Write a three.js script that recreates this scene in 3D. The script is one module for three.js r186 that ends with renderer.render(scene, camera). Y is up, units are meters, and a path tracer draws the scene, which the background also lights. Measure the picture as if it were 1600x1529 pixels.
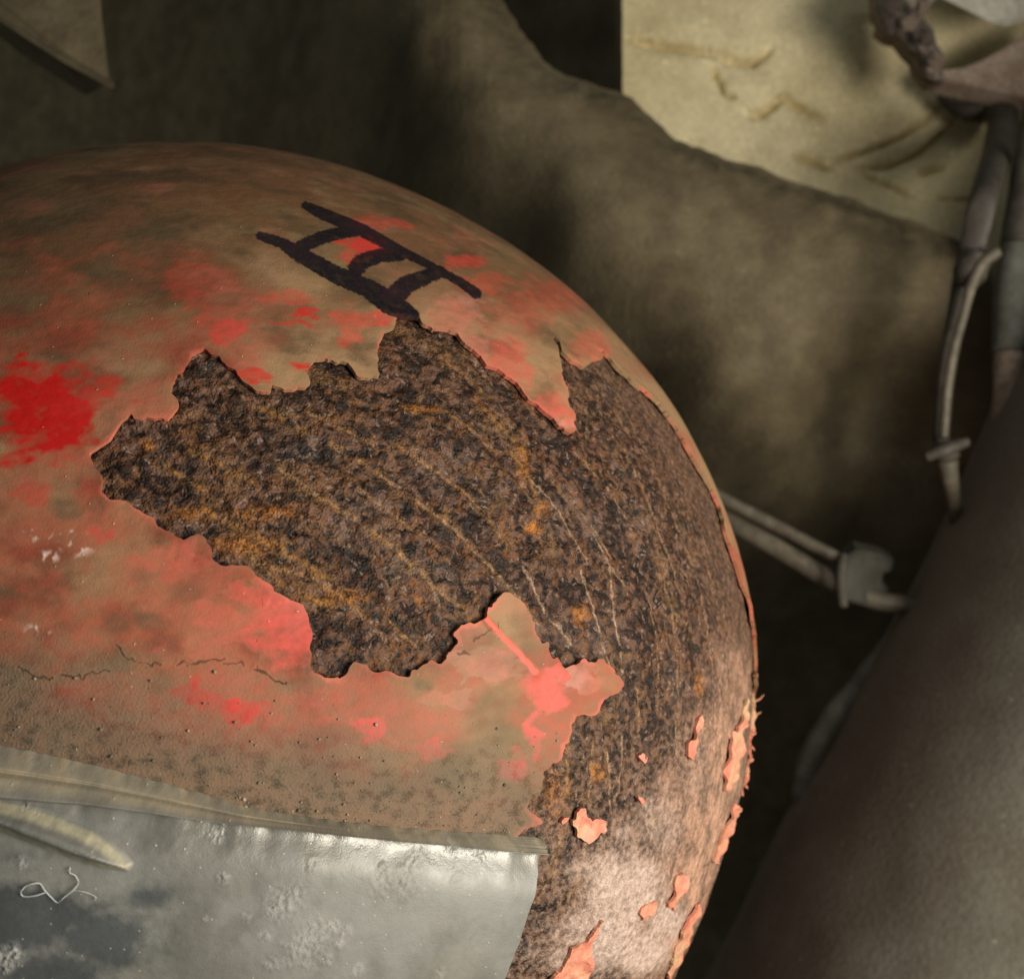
import * as THREE from 'three';
import { RectAreaLightUniformsLib } from 'three/addons/lights/RectAreaLightUniformsLib.js';
import { mergeGeometries } from 'three/addons/utils/BufferGeometryUtils.js';

// ---------------------------------------------------------------- camera, light, exposure
const scene = new THREE.Scene();
const camera = new THREE.PerspectiveCamera(45, 1024 / 978, 0.02, 20);
camera.position.set(0, 0.4, 0);
camera.lookAt(0, 0.4, -1);
camera.focus = 0.235;
camera.userData.fStop = 22;
const renderer = new THREE.WebGLRenderer({ antialias: true });
renderer.setSize(1024, 978);
renderer.toneMapping = THREE.LinearToneMapping;
renderer.toneMappingExposure = 1.0;
renderer.shadowMap.enabled = true;
RectAreaLightUniformsLib.init();
scene.background = new THREE.Color().setRGB(0.074, 0.08, 0.076);   // dim air of the workshop under the car

const LAMP_AT = new THREE.Vector3(0.45, 0.35, 0.08), LAMP_TO = new THREE.Vector3(0.02, 0.36, -0.36);
const LAMP_W = 0.34, LAMP_H = 0.26;
const addedSideLight = new THREE.RectAreaLight(new THREE.Color().setRGB(1, 0.93, 0.82), 21, LAMP_W, LAMP_H);
addedSideLight.name = 'added_side_light';
addedSideLight.position.copy(LAMP_AT); addedSideLight.lookAt(LAMP_TO);
scene.add(addedSideLight);  // added light from the right, standing in for daylight

const TOP_LIGHT_AT = new THREE.Vector3(0.05, 1.05, 0.45), TOP_LIGHT_TO = new THREE.Vector3(-0.02, 0.34, -0.22), TOP_LIGHT_W = 0.7, TOP_LIGHT_H = 0.05;
const addedTopLight = new THREE.RectAreaLight(new THREE.Color().setRGB(0.93, 0.98, 1), 7, TOP_LIGHT_W, TOP_LIGHT_H);
addedTopLight.name = 'added_top_light';
addedTopLight.position.copy(TOP_LIGHT_AT); addedTopLight.lookAt(TOP_LIGHT_TO);
scene.add(addedTopLight);  // added from above for the highlight on the shield bend, and fill

// ---------------------------------------------------------------- helpers
const V = (x, y, z) => new THREE.Vector3(x, y, z);
const clamp = (x, a = 0, b = 1) => x < a ? a : x > b ? b : x;
const mix = (a, b, t) => a + (b - a) * t;
const sm = (a, b, x) => { const t = clamp((x - a) / (b - a)); return t * t * (3 - 2 * t); };
const mix3 = (a, b, t) => [mix(a[0], b[0], t), mix(a[1], b[1], t), mix(a[2], b[2], t)];
let seed = 12345;
const rnd = () => { seed = (Math.imul(seed, 1664525) + 1013904223) >>> 0; return seed / 4294967296; };
const hash = (x, y) => { let h = Math.imul(x | 0, 374761393) + Math.imul(y | 0, 668265263) | 0; h = Math.imul(h ^ (h >>> 13), 1274126177); return ((h ^ (h >>> 16)) >>> 0) / 4294967296; };
const GX = new Float32Array(256), GY = new Float32Array(256);
for (let i = 0; i < 256; i++) { GX[i] = Math.cos(i * 0.0245436926); GY[i] = Math.sin(i * 0.0245436926); }
const PERM = new Uint8Array(1024); { for (let i = 0; i < 256; i++) PERM[i] = i; for (let i = 255; i > 0; i--) { const j = rnd() * (i + 1) | 0, k = PERM[i]; PERM[i] = PERM[j]; PERM[j] = k; } for (let i = 256; i < 1024; i++) PERM[i] = PERM[i & 255]; }
function noise(x, y) {                                   // gradient noise, about -1..1
  const xf = Math.floor(x), yf = Math.floor(y), fx = x - xf, fy = y - yf, xi = xf & 255, yi = yf & 255;
  const u = fx * fx * (3 - 2 * fx), v = fy * fy * (3 - 2 * fy), p0 = PERM[xi] + yi, p1 = PERM[xi + 1] + yi;
  const k0 = PERM[p0], k1 = PERM[p1], k2 = PERM[p0 + 1], k3 = PERM[p1 + 1], gx = fx - 1, gy = fy - 1;
  const a = GX[k0] * fx + GY[k0] * fy, b = GX[k1] * gx + GY[k1] * fy, c = GX[k2] * fx + GY[k2] * gy, d = GX[k3] * gx + GY[k3] * gy;
  return 1.5 * (a + (b - a) * u + (c - a + (a - b - c + d) * u) * v);
}
function fbm(x, y, n = 4) { let s = 0, a = 0.5; for (let i = 0; i < n; i++) { s += a * noise(x, y); x = x * 2.03 + 17.3; y = y * 2.03 - 9.1; a *= 0.5; } return s; }
let W1 = 0, W2 = 0, WID = 0;                             // cellular noise: distances and id of the nearest cell
function worley(x, y) {
  const xi = Math.floor(x), yi = Math.floor(y); let d1 = 9, d2 = 9, id = 0;
  for (let j = -1; j <= 1; j++) for (let i = -1; i <= 1; i++) {
    const q = PERM[(xi + i) & 255] + ((yi + j) & 255), h = PERM[q] / 255, k = PERM[q + 256 + (PERM[q] & 63)] / 255, dx = xi + i + h - x, dy = yi + j + k - y, d = dx * dx + dy * dy;
    if (d < d1) { d2 = d1; d1 = d; id = h; } else if (d < d2) d2 = d;
  }
  W1 = Math.sqrt(d1); W2 = Math.sqrt(d2); WID = id;
}
const srgb8 = (l) => { l = clamp(l); return 255 * (l <= 0.0031308 ? 12.92 * l : 1.055 * Math.pow(l, 1 / 2.4) - 0.055) + 0.5 | 0; };
const LUT = new Uint8Array(4097); for (let i = 0; i <= 4096; i++) LUT[i] = srgb8(i / 4096);
function dataTexture(n, m, data, color, wrap = THREE.MirroredRepeatWrapping) {
  const t = new THREE.DataTexture(data, n, m, THREE.RGBAFormat, THREE.UnsignedByteType);
  t.magFilter = THREE.LinearFilter; t.minFilter = THREE.LinearMipmapLinearFilter; t.wrapS = t.wrapT = wrap;
  if (color) t.colorSpace = THREE.SRGBColorSpace;
  t.needsUpdate = true; return t;
}
// fn(u, v, out) writes linear r, g, b, bump (0..1), roughness
function bake(n, m, fn, wrap) {
  const c = new Uint8Array(n * m * 4), b = new Uint8Array(n * m * 4), r = new Uint8Array(n * m * 4), o = [0, 0, 0, 0.5, 0.7];
  for (let j = 0; j < m; j++) for (let i = 0; i < n; i++) {
    fn((i + 0.5) / n, (j + 0.5) / m, o);
    const k = (j * n + i) * 4;
    for (let q = 0; q < 3; q++) { c[k + q] = LUT[clamp(o[q]) * 4096 | 0]; b[k + q] = clamp(o[3]) * 255 + hash(i, j + q * 0) | 0; r[k + q] = clamp(o[4]) * 255 | 0; }
    c[k + 3] = b[k + 3] = r[k + 3] = 255;
  }
  return { map: dataTexture(n, m, c, true, wrap), bumpMap: dataTexture(n, m, b, false, wrap), roughnessMap: dataTexture(n, m, r, false, wrap) };
}
const taken = {};
function numbered(name) { const k = taken[name] = (taken[name] ?? -1) + 1; return k ? name + '_' + String(k).padStart(3, '0') : name; }
function mesh(name, geo, material, parent = scene) {
  const o = new THREE.Mesh(geo, material); o.name = parent === scene ? numbered(name) : name; o.castShadow = o.receiveShadow = true; parent.add(o); return o;
}
function thing(name, label, category, group) {
  const o = new THREE.Group(); o.name = numbered(name); o.userData = { label, category }; if (group) o.userData.group = group; scene.add(o); return o;
}
function tag(o, label, category, kind) { o.userData = { label, category }; if (kind) o.userData.kind = kind; return o; }
function inside(poly, x, y) { let r = false; for (let i = 0, j = poly.length - 1; i < poly.length; j = i++) { const [ax, ay] = poly[i], [bx, by] = poly[j]; if ((ay > y) !== (by > y) && x < (bx - ax) * (y - ay) / (by - ay) + ax) r = !r; } return r; }
function segDist(poly, x, y, closed) {
  let best = 1e9; const n = poly.length;
  for (let i = closed ? 0 : 1; i < n; i++) {
    const a = poly[i ? i - 1 : n - 1], b = poly[i], dx = b[0] - a[0], dy = b[1] - a[1], t = clamp(((x - a[0]) * dx + (y - a[1]) * dy) / (dx * dx + dy * dy || 1e-12)), ex = a[0] + dx * t - x, ey = a[1] + dy * t - y, d = ex * ex + ey * ey;
    if (d < best) best = d;
  }
  return Math.sqrt(best);
}
const signed = (poly, x, y) => (inside(poly, x, y) ? -1 : 1) * segDist(poly, x, y, true);
// A field sampled once over a square and read back smoothly
function sampled(x0, y0, size, n, fn) {
  const g = new Float32Array(n * n);
  for (let j = 0; j < n; j++) for (let i = 0; i < n; i++) g[j * n + i] = fn(x0 + size * i / (n - 1), y0 + size * j / (n - 1));
  return (x, y) => {
    const u = clamp((x - x0) / size * (n - 1), 0, n - 1.001), v = clamp((y - y0) / size * (n - 1), 0, n - 1.001), i = u | 0, j = v | 0, s = u - i, t = v - j, k = j * n + i;
    return (g[k] * (1 - s) + g[k + 1] * s) * (1 - t) + (g[k + n] * (1 - s) + g[k + n + 1] * s) * t;
  };
}
// Sheet over a plane domain, kept where field > 0, with its cut edge walled down to -thick. pos(x, y, h) -> [x, y, z].
function cutSheet({ x0, y0, x1, y1, fine, coarse, field, pos, height, thick, uv, range = 1, averaged = false }) {
  const P = [], N = [], U = [], I = [], seen = new Map(), e = fine * 0.5;
  const put = (x, y) => {
    if (averaged) { P.push(...pos(x, y, height(x, y))); N.push(0, 0, 1); U.push(...uv(x, y)); return P.length / 3 - 1; }
    const p = pos(x, y, height(x, y)), q = pos(x + e, y, height(x + e, y)), r = pos(x, y + e, height(x, y + e));
    const ax = q[0] - p[0], ay = q[1] - p[1], az = q[2] - p[2], bx = r[0] - p[0], by = r[1] - p[1], bz = r[2] - p[2];
    const nx = ay * bz - az * by, ny = az * bx - ax * bz, nz = ax * by - ay * bx, l = Math.hypot(nx, ny, nz) || 1;
    P.push(...p); N.push(nx / l, ny / l, nz / l); U.push(...uv(x, y)); return P.length / 3 - 1;
  };
  const corner = (i, j) => { const k = i * 65536 + j; let v = seen.get(k); if (v === undefined) seen.set(k, v = put(x0 + i * fine, y0 + j * fine)); return v; };
  const wall = (a, b) => {
    const p = pos(a[0], a[1], height(a[0], a[1])), q = pos(b[0], b[1], height(b[0], b[1])), r = pos(b[0], b[1], height(b[0], b[1]) - thick), s = pos(a[0], a[1], height(a[0], a[1]) - thick);
    const A = V(...q).sub(V(...p)), B = V(...s).sub(V(...p)), n = B.cross(A).normalize(), k = P.length / 3;
    for (const [c, d] of [[p, a], [q, b], [r, b], [s, a]]) { P.push(...c); N.push(n.x, n.y, n.z); U.push(...uv(d[0], d[1])); }
    I.push(k, k + 2, k + 1, k, k + 3, k + 2);
  };
  const K = Math.round(coarse / fine), nx = Math.ceil((x1 - x0) / coarse), ny = Math.ceil((y1 - y0) / coarse);
  for (let cj = 0; cj < ny; cj++) for (let ci = 0; ci < nx; ci++) {
    const f = field(x0 + (ci + 0.5) * coarse, y0 + (cj + 0.5) * coarse);
    if (Math.abs(f) > coarse * range) {
      if (f > 0) { const a = corner(ci * K, cj * K), b = corner(ci * K + K, cj * K), c = corner(ci * K + K, cj * K + K), d = corner(ci * K, cj * K + K); I.push(a, b, c, a, c, d); }
      continue;
    }
    for (let j = cj * K; j < cj * K + K; j++) for (let i = ci * K; i < ci * K + K; i++) {
      const cs = [[i, j], [i + 1, j], [i + 1, j + 1], [i, j + 1]], fs = cs.map(([a, b]) => field(x0 + a * fine, y0 + b * fine));
      if (fs.every((q) => q <= 0)) continue;
      const poly = [], at = [];
      for (let q = 0; q < 4; q++) {
        const w = (q + 1) & 3;
        if (fs[q] > 0) { poly.push(corner(...cs[q])); at.push(null); }
        if ((fs[q] > 0) !== (fs[w] > 0)) {
          const t = fs[q] / (fs[q] - fs[w]), x = x0 + mix(cs[q][0], cs[w][0], t) * fine, y = y0 + mix(cs[q][1], cs[w][1], t) * fine;
          poly.push(put(x, y)); at.push([x, y, fs[q] > 0]);
        }
      }
      for (let q = 2; q < poly.length; q++) I.push(poly[0], poly[q - 1], poly[q]);
      if (thick) for (let q = 0; q < poly.length; q++) { const a = at[q], b = at[(q + 1) % poly.length]; if (a && a[2] && b) wall(a, b); }
    }
  }
  const g = new THREE.BufferGeometry();
  g.setAttribute('position', new THREE.Float32BufferAttribute(P, 3)); g.setAttribute('normal', new THREE.Float32BufferAttribute(N, 3)); g.setAttribute('uv', new THREE.Float32BufferAttribute(U, 2)); g.setIndex(I);
  if (averaged) g.computeVertexNormals();
  return g;
}
function spline(points, closed = false) { return new THREE.CatmullRomCurve3(points.map((p) => V(...p)), closed, 'centripetal'); }
// round bar through points [x, y, z, radius], capped
function bar(points, along = 60, round = 20, lump = 0, scale = 60, squash = 1) {
  const c = spline(points.map((p) => p.slice(0, 3))), rr = points.map((p) => p[3]), P = [], I = [], U = [], frames = c.computeFrenetFrames(along, false);
  let run = 0, last = null;
  for (let i = 0; i <= along; i++) {
    const t = i / along, p = c.getPoint(t), u = t * (rr.length - 1), k = Math.min(u | 0, rr.length - 2), s = u - k, r0 = mix(rr[k], rr[k + 1], s * s * (3 - 2 * s));
    if (last) run += p.distanceTo(last); last = p;
    for (let j = 0; j <= round; j++) {
      const a = j / round * 2 * Math.PI, r = r0 * (1 + lump * fbm((p.x + p.z + Math.cos(a) * r0) * scale, (p.y + Math.sin(a) * r0) * scale, 3));
      const x = Math.cos(a) * r, y = Math.sin(a) * r * squash, n = frames.normals[i], b = frames.binormals[i];
      P.push(p.x + n.x * x + b.x * y, p.y + n.y * x + b.y * y, p.z + n.z * x + b.z * y); U.push(j / round * 2 * Math.PI * r0, run);
      if (i && j) { const q = i * (round + 1) + j; I.push(q - round - 2, q - 1, q - round - 1, q - round - 1, q - 1, q); }
    }
  }
  for (const [i, e] of [[0, 0], [along, 1]]) {
    const p = c.getPoint(e), k = P.length / 3; P.push(p.x, p.y, p.z); U.push(0, 0);
    for (let j = 0; j < round; j++) { const q = i * (round + 1) + j; e ? I.push(k, q + 1, q) : I.push(k, q, q + 1); }
  }
  const g = new THREE.BufferGeometry(); g.setAttribute('position', new THREE.Float32BufferAttribute(P, 3)); g.setAttribute('uv', new THREE.Float32BufferAttribute(U, 2)); g.setIndex(I); g.computeVertexNormals();
  // weld the seam's normals
  const N = g.attributes.normal; for (let i = 0; i <= along; i++) { const a = i * (round + 1), b = a + round, n = V(N.getX(a) + N.getX(b), N.getY(a) + N.getY(b), N.getZ(a) + N.getZ(b)).normalize(); N.setXYZ(a, n.x, n.y, n.z); N.setXYZ(b, n.x, n.y, n.z); }
  return g;
}
// thick plate from an outline of 3-D points, pushed back along `back`, its front edge chamfered
function slab(points, back, chamfer = 0.0012, rough = 0) {
  const n = points.length, c = V(0, 0, 0); points.forEach((p) => c.add(V(...p))); c.divideScalar(n);
  const flat = points.map((p) => new THREE.Vector2(p[0], p[1])), faces = THREE.ShapeUtils.triangulateShape(flat, []), P = [], U = [], I = [];
  const B = V(...back), bl = B.clone().normalize();
  const rings = [points.map((p) => { const q = V(...p), d = c.clone().sub(q).normalize(); return q.addScaledVector(d, chamfer); }), points.map((p) => V(...p).addScaledVector(bl, chamfer)), points.map((p) => V(...p).add(B))];
  const T = (a, b, d) => { const k = P.length / 3; for (const q of [a, b, d]) { P.push(q.x, q.y, q.z); U.push(q.x, q.y + q.z); } I.push(k, k + 1, k + 2); };
  const ccw = THREE.ShapeUtils.isClockWise(flat) ? -1 : 1;
  const tri = (a, b, d) => ccw > 0 ? T(a, b, d) : T(a, d, b);
  for (const [a, b, d] of faces) { tri(rings[0][a], rings[0][b], rings[0][d]); tri(rings[2][a], rings[2][d], rings[2][b]); }
  for (let r = 0; r < 2; r++) for (let i = 0; i < n; i++) { const j = (i + 1) % n; tri(rings[r][i], rings[r + 1][i], rings[r + 1][j]); tri(rings[r][i], rings[r + 1][j], rings[r][j]); }
  const g = new THREE.BufferGeometry(); g.setAttribute('position', new THREE.Float32BufferAttribute(P, 3)); g.setAttribute('uv', new THREE.Float32BufferAttribute(U, 2)); g.setIndex(I); g.computeVertexNormals(); return g;
}

// ---------------------------------------------------------------- grime: one mottled sheet per kind, uv in metres
function grime(n, size, tint, alt, dark, spec, opts = {}) {
  const { fine = 500, blot = 14, rough = 0.8 } = opts, out = [0, 0, 0];
  const t = bake(n, n, (u, v, o) => {
    const x = u * size, y = v * size, a = fbm(x * blot + spec, y * blot, 4), b = fbm(x * blot * 5, y * blot * 5 + spec, 4), c = noise(x * fine, y * fine), d = noise(x * fine * 2.3, y * fine * 2.3);
    let k = mix3(tint, alt, sm(-0.35, 0.4, a + b * 0.5));
    k = mix3(k, dark, 0.45 * sm(0.12, 0.5, fbm(x * blot * 2.2 - 7, y * blot * 2.2 + spec, 5)));
    const s = 1 + 0.14 * c + 0.12 * d + 0.22 * b, sp = hash(Math.floor(x * fine * 1.7), Math.floor(y * fine * 1.7)) > 0.997 ? 1.5 : 1;
    o[0] = k[0] * s * sp; o[1] = k[1] * s * sp; o[2] = k[2] * s * sp;
    o[3] = 0.5 + 0.3 * b + 0.12 * c + 0.1 * d; o[4] = rough + 0.12 * a;
  });
  for (const k in t) t[k].repeat.set(1 / size, 1 / size);
  return t;
}
const M = (o) => new THREE.MeshStandardMaterial({ roughness: 1, metalness: 0, ...o });
const panMat = M({ ...grime(1024, 0.5, [0.11, 0.083, 0.041], [0.155, 0.122, 0.066], [0.068, 0.05, 0.027], 3, { fine: 420 }), bumpScale: 0.0012 });
const creamMat = M({ ...grime(512, 0.4, [0.68, 0.57, 0.32], [0.74, 0.64, 0.39], [0.58, 0.47, 0.25], 41, { fine: 300, blot: 9 }), bumpScale: 0.0002 });
const beamMat = M({ ...grime(1024, 0.5, [0.185, 0.165, 0.122], [0.215, 0.21, 0.165], [0.15, 0.125, 0.092], 77, { fine: 380, blot: 6 }), bumpScale: 0.0005 });
const castMat = M({ ...grime(512, 0.12, [0.3, 0.21, 0.15], [0.4, 0.31, 0.24], [0.09, 0.065, 0.045], 23, { fine: 900, blot: 90, rough: 0.85 }), bumpScale: 0.0012 });
const crustMat = M({ ...grime(512, 0.12, [0.09, 0.07, 0.055], [0.32, 0.25, 0.19], [0.02, 0.014, 0.012], 57, { fine: 900, blot: 45, rough: 0.85 }), bumpScale: 0.002 });
const plateMat = M({ ...grime(512, 0.12, [0.46, 0.42, 0.34], [0.55, 0.52, 0.44], [0.3, 0.26, 0.2], 31, { fine: 900, blot: 40 }), bumpScale: 0.0005 });
const pipeMat = M({ ...grime(512, 0.2, [0.105, 0.088, 0.06], [0.15, 0.128, 0.088], [0.06, 0.05, 0.033], 13, { fine: 700, blot: 40, rough: 0.6 }), bumpScale: 0.0004 });
const hoseMat = M({ ...grime(512, 0.2, [0.045, 0.037, 0.027], [0.075, 0.064, 0.047], [0.022, 0.018, 0.014], 19, { fine: 700, blot: 40, rough: 0.65 }), bumpScale: 0.0004 });
const oliveMat = M({ ...grime(512, 0.3, [0.11, 0.105, 0.08], [0.16, 0.16, 0.135], [0.07, 0.055, 0.03], 5, { fine: 500, blot: 24 }), bumpScale: 0.0008 });

const clipMat = M({ ...grime(512, 0.2, [0.05, 0.045, 0.032], [0.07, 0.064, 0.047], [0.03, 0.026, 0.018], 29, { fine: 500, blot: 40 }), bumpScale: 0.0006 });

// ---------------------------------------------------------------- the gas cylinder's own coordinates
// (a, b): arc angles from the pole of its domed end; h: height over the steel's nominal surface
const R = 0.16, CEN = V(-0.0889, 0.3406, -0.3656), POLE = V(0.28300651, 0.07700177, 0.95602199);
const EA = V(0.95911799, -0.02272088, -0.28209297), EB = V(0, 0.99677203, -0.08028394);
const DENT = [[-1.2, -0.0008], [-0.36, -0.0014], [-0.1, 0.0004], [0.14, 0.0016], [0.55, 0.0008], [0.8, -0.0004], [1.18, -0.0014], [1.7, 0], [2.2, 0.0012], [3.15, 0]];
function dent(phi) { for (let i = 1; i < DENT.length; i++) if (phi < DENT[i][0]) { const [p, v] = DENT[i - 1], [q, w] = DENT[i]; return phi < p ? 0 : mix(v, w, sm(p, q, phi)); } return 0; }
function tank(a, b, h) {
  const th = Math.hypot(a, b) || 1e-9, ca = a / th, cb = b / th, flat = Math.min(th, Math.PI / 2), s = Math.sin(flat), c = Math.cos(flat), back = th > Math.PI / 2 ? (th - Math.PI / 2) * R : 0;
  const r = R + h + dent(Math.atan2(b, a)) * sm(0.5, 1.1, th) * (1 - sm(1.5, 2, th)), x = s * ca * r, y = s * cb * r, z = c * r - back;
  return [CEN.x + EA.x * x + EB.x * y + POLE.x * z, CEN.y + EA.y * x + EB.y * y + POLE.y * z, CEN.z + EA.z * x + EB.z * y + POLE.z * z];
}
const A0 = -0.66, AS = 2.06, tankUV = (a, b) => [(a - A0) / AS, (b - A0) / AS];
const HOLE = [[-0.207,0.3495],[-0.2058,0.3537],[-0.1887,0.3644],[-0.1797,0.3772],[-0.176,0.3902],[-0.1651,0.3972],[-0.1566,0.3928],[-0.1394,0.3972],[-0.1226,0.3937],[-0.1153,0.4018],[-0.1127,0.4144],[-0.1179,0.4309],[-0.116,0.4449],[-0.1072,0.4594],[-0.102,0.4722],[-0.0921,0.4863],[-0.0803,0.4948],[-0.0698,0.488],[-0.0578,0.4855],[-0.0514,0.4728],[-0.0394,0.4635],[-0.0379,0.4567],[-0.0276,0.4447],[-0.019,0.4356],[-0.0007,0.4347],[0.005,0.4426],[0.0138,0.4402],[0.0324,0.4395],[0.0449,0.4451],[0.0526,0.4505],[0.0508,0.4652],[0.0428,0.4725],[0.056,0.4847],[0.0758,0.4897],[0.0947,0.4884],[0.1073,0.4825],[0.1192,0.4685],[0.132,0.4648],[0.1442,0.4712],[0.1474,0.485],[0.1499,0.5088],[0.1542,0.5303],[0.165,0.549],[0.1796,0.5584],[0.1821,0.5696],[0.1806,0.5791],[0.207,0.5841],[0.2207,0.5819],[0.231,0.5765],[0.2449,0.5683],[0.2808,0.5686],[0.2841,0.5486],[0.3022,0.5369],[0.3148,0.5196],[0.3422,0.5124],[0.3602,0.4965],[0.3777,0.4773],[0.392,0.4633],[0.4115,0.4537],[0.4238,0.4439],[0.4291,0.4306],[0.4529,0.4283],[0.4655,0.435],[0.4696,0.4571],[0.4695,0.4825],[0.4694,0.5149],[0.4713,0.5481],[0.4796,0.5702],[0.4787,0.5903],[0.4745,0.6128],[0.4848,0.6163],[0.4866,0.6026],[0.4896,0.5882],[0.5036,0.5748],[0.5303,0.568],[0.5473,0.5803],[0.6065,0.616],[0.6163,0.6229],[0.6107,0.6363],[0.6279,0.6418],[0.6599,0.6044],[0.6955,0.5844],[0.7455,0.5741],[0.776,0.55],[0.8107,0.5228],[0.8421,0.4723],[0.8716,0.4432],[0.913,0.4137],[0.9324,0.3727],[0.9025,0.3198],[0.9281,0.2749],[0.9537,0.2242],[1.0044,0.1908],[1.0287,0.1531],[1.0884,0.107],[1.101,0.0675],[1.0934,0.0422],[0.9986,0.039],[1.0962,0.0053],[1.1392,-0.0138],[1.1885,-0.0962],[1.1836,-0.3036],[1.0961,-0.4599],[0.9954,-0.6353],[0.8738,-0.8032],[0.2527,-0.4703],[0.2196,-0.188],[0.2879,-0.1414],[0.3197,-0.1166],[0.3472,-0.1121],[0.3356,-0.1007],[0.3242,-0.0887],[0.3316,-0.0758],[0.3453,-0.0684],[0.345,-0.057],[0.3467,-0.0459],[0.3589,-0.0414],[0.3703,-0.0367],[0.3755,-0.029],[0.385,-0.0151],[0.3948,-0.0018],[0.396,0.0097],[0.4005,0.0194],[0.4163,0.02],[0.4324,0.0163],[0.4384,0.0184],[0.4448,0.0333],[0.4584,0.0385],[0.4802,0.0459],[0.4912,0.0576],[0.4777,0.0722],[0.4681,0.0813],[0.4548,0.0879],[0.4366,0.0867],[0.4195,0.0941],[0.402,0.087],[0.3852,0.0825],[0.3759,0.0903],[0.3637,0.1005],[0.3593,0.1139],[0.3469,0.1141],[0.3429,0.1314],[0.3341,0.1505],[0.3242,0.1653],[0.314,0.1752],[0.2996,0.1775],[0.2847,0.1699],[0.2701,0.1609],[0.2621,0.1504],[0.2481,0.1425],[0.2319,0.1394],[0.2262,0.1293],[0.224,0.1153],[0.2142,0.1062],[0.2011,0.0949],[0.1853,0.0968],[0.1728,0.0873],[0.1573,0.0795],[0.1398,0.0837],[0.1218,0.0856],[0.1103,0.0933],[0.0965,0.0921],[0.0851,0.0814],[0.0649,0.079],[0.0471,0.0852],[0.0457,0.0962],[0.0464,0.1151],[0.0443,0.1401],[0.0421,0.1512],[0.0318,0.1646],[0.0186,0.1736],[0.0004,0.1848],[-0.0171,0.1968],[-0.028,0.2111],[-0.0425,0.2095],[-0.0568,0.2095],[-0.0648,0.2171],[-0.0709,0.2352],[-0.0825,0.2451],[-0.0911,0.2406],[-0.0981,0.2367],[-0.1075,0.2406],[-0.1222,0.2528],[-0.1391,0.2652],[-0.1541,0.2793],[-0.1658,0.2834],[-0.1826,0.2867],[-0.1935,0.2995],[-0.1959,0.3156],[-0.2043,0.3312]];
const FLAKES = [[[0.4051,-0.1054],[0.4188,-0.1044],[0.4276,-0.1147],[0.4405,-0.1227],[0.4712,-0.1307],[0.4701,-0.143],[0.4469,-0.1483],[0.4307,-0.1531],[0.4134,-0.1396],[0.4045,-0.1262]],[[0.702,-0.0004],[0.7057,-0.015],[0.6864,-0.034],[0.6835,-0.0582],[0.6628,-0.0744],[0.6516,-0.0607],[0.6543,-0.0439],[0.6752,-0.0326],[0.6901,-0.0133]],[[0.9292,-0.0002],[0.9597,-0.0423],[0.9044,-0.0597],[0.9096,-0.1024],[0.8575,-0.1497],[0.8174,-0.1489],[0.8033,-0.1146],[0.8148,-0.0778],[0.8376,-0.0539],[0.8895,-0.037]],[[0.6836,-0.2574],[0.7035,-0.2751],[0.6938,-0.3074],[0.6766,-0.3213],[0.6476,-0.2997],[0.6637,-0.2857],[0.6622,-0.2587]],[[0.5685,-0.2788],[0.604,-0.2821],[0.6143,-0.2965],[0.5809,-0.3044],[0.5655,-0.2887]],[[0.4778,-0.2742],[0.4645,-0.2978],[0.4652,-0.3223],[0.4714,-0.3492],[0.4586,-0.3704],[0.3832,-0.3463],[0.4147,-0.3247],[0.4223,-0.2997],[0.4433,-0.3004],[0.4584,-0.2893]],[[0.7834,-0.3535],[0.8181,-0.3634],[0.8244,-0.4034],[0.7945,-0.4661],[0.7857,-0.5072],[0.8036,-0.5511],[0.7666,-0.5273],[0.7329,-0.4484],[0.7465,-0.382]],[[1.1007,-0.0027],[1.1052,-0.0408],[1.1054,-0.0836],[1.0977,-0.1308],[1.0692,-0.2001],[1.0538,-0.2179],[1.0655,-0.1721],[1.085,-0.1166],[1.0928,-0.06],[1.0914,-0.0173]],[[0.9139,-0.1975],[1.0246,-0.2444],[0.9007,-0.2822],[0.8563,-0.2977],[0.8266,-0.2829],[0.856,-0.2411]],[[0.5272,-0.0465],[0.5361,-0.0428],[0.5435,-0.05],[0.5375,-0.055],[0.5298,-0.0522]],[[0.5282,-0.1046],[0.5352,-0.1038],[0.5389,-0.1118],[0.532,-0.1139]],[[0.38,-0.1152],[0.3861,-0.1101],[0.3928,-0.1131],[0.3888,-0.1223],[0.382,-0.1222]]];
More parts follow.
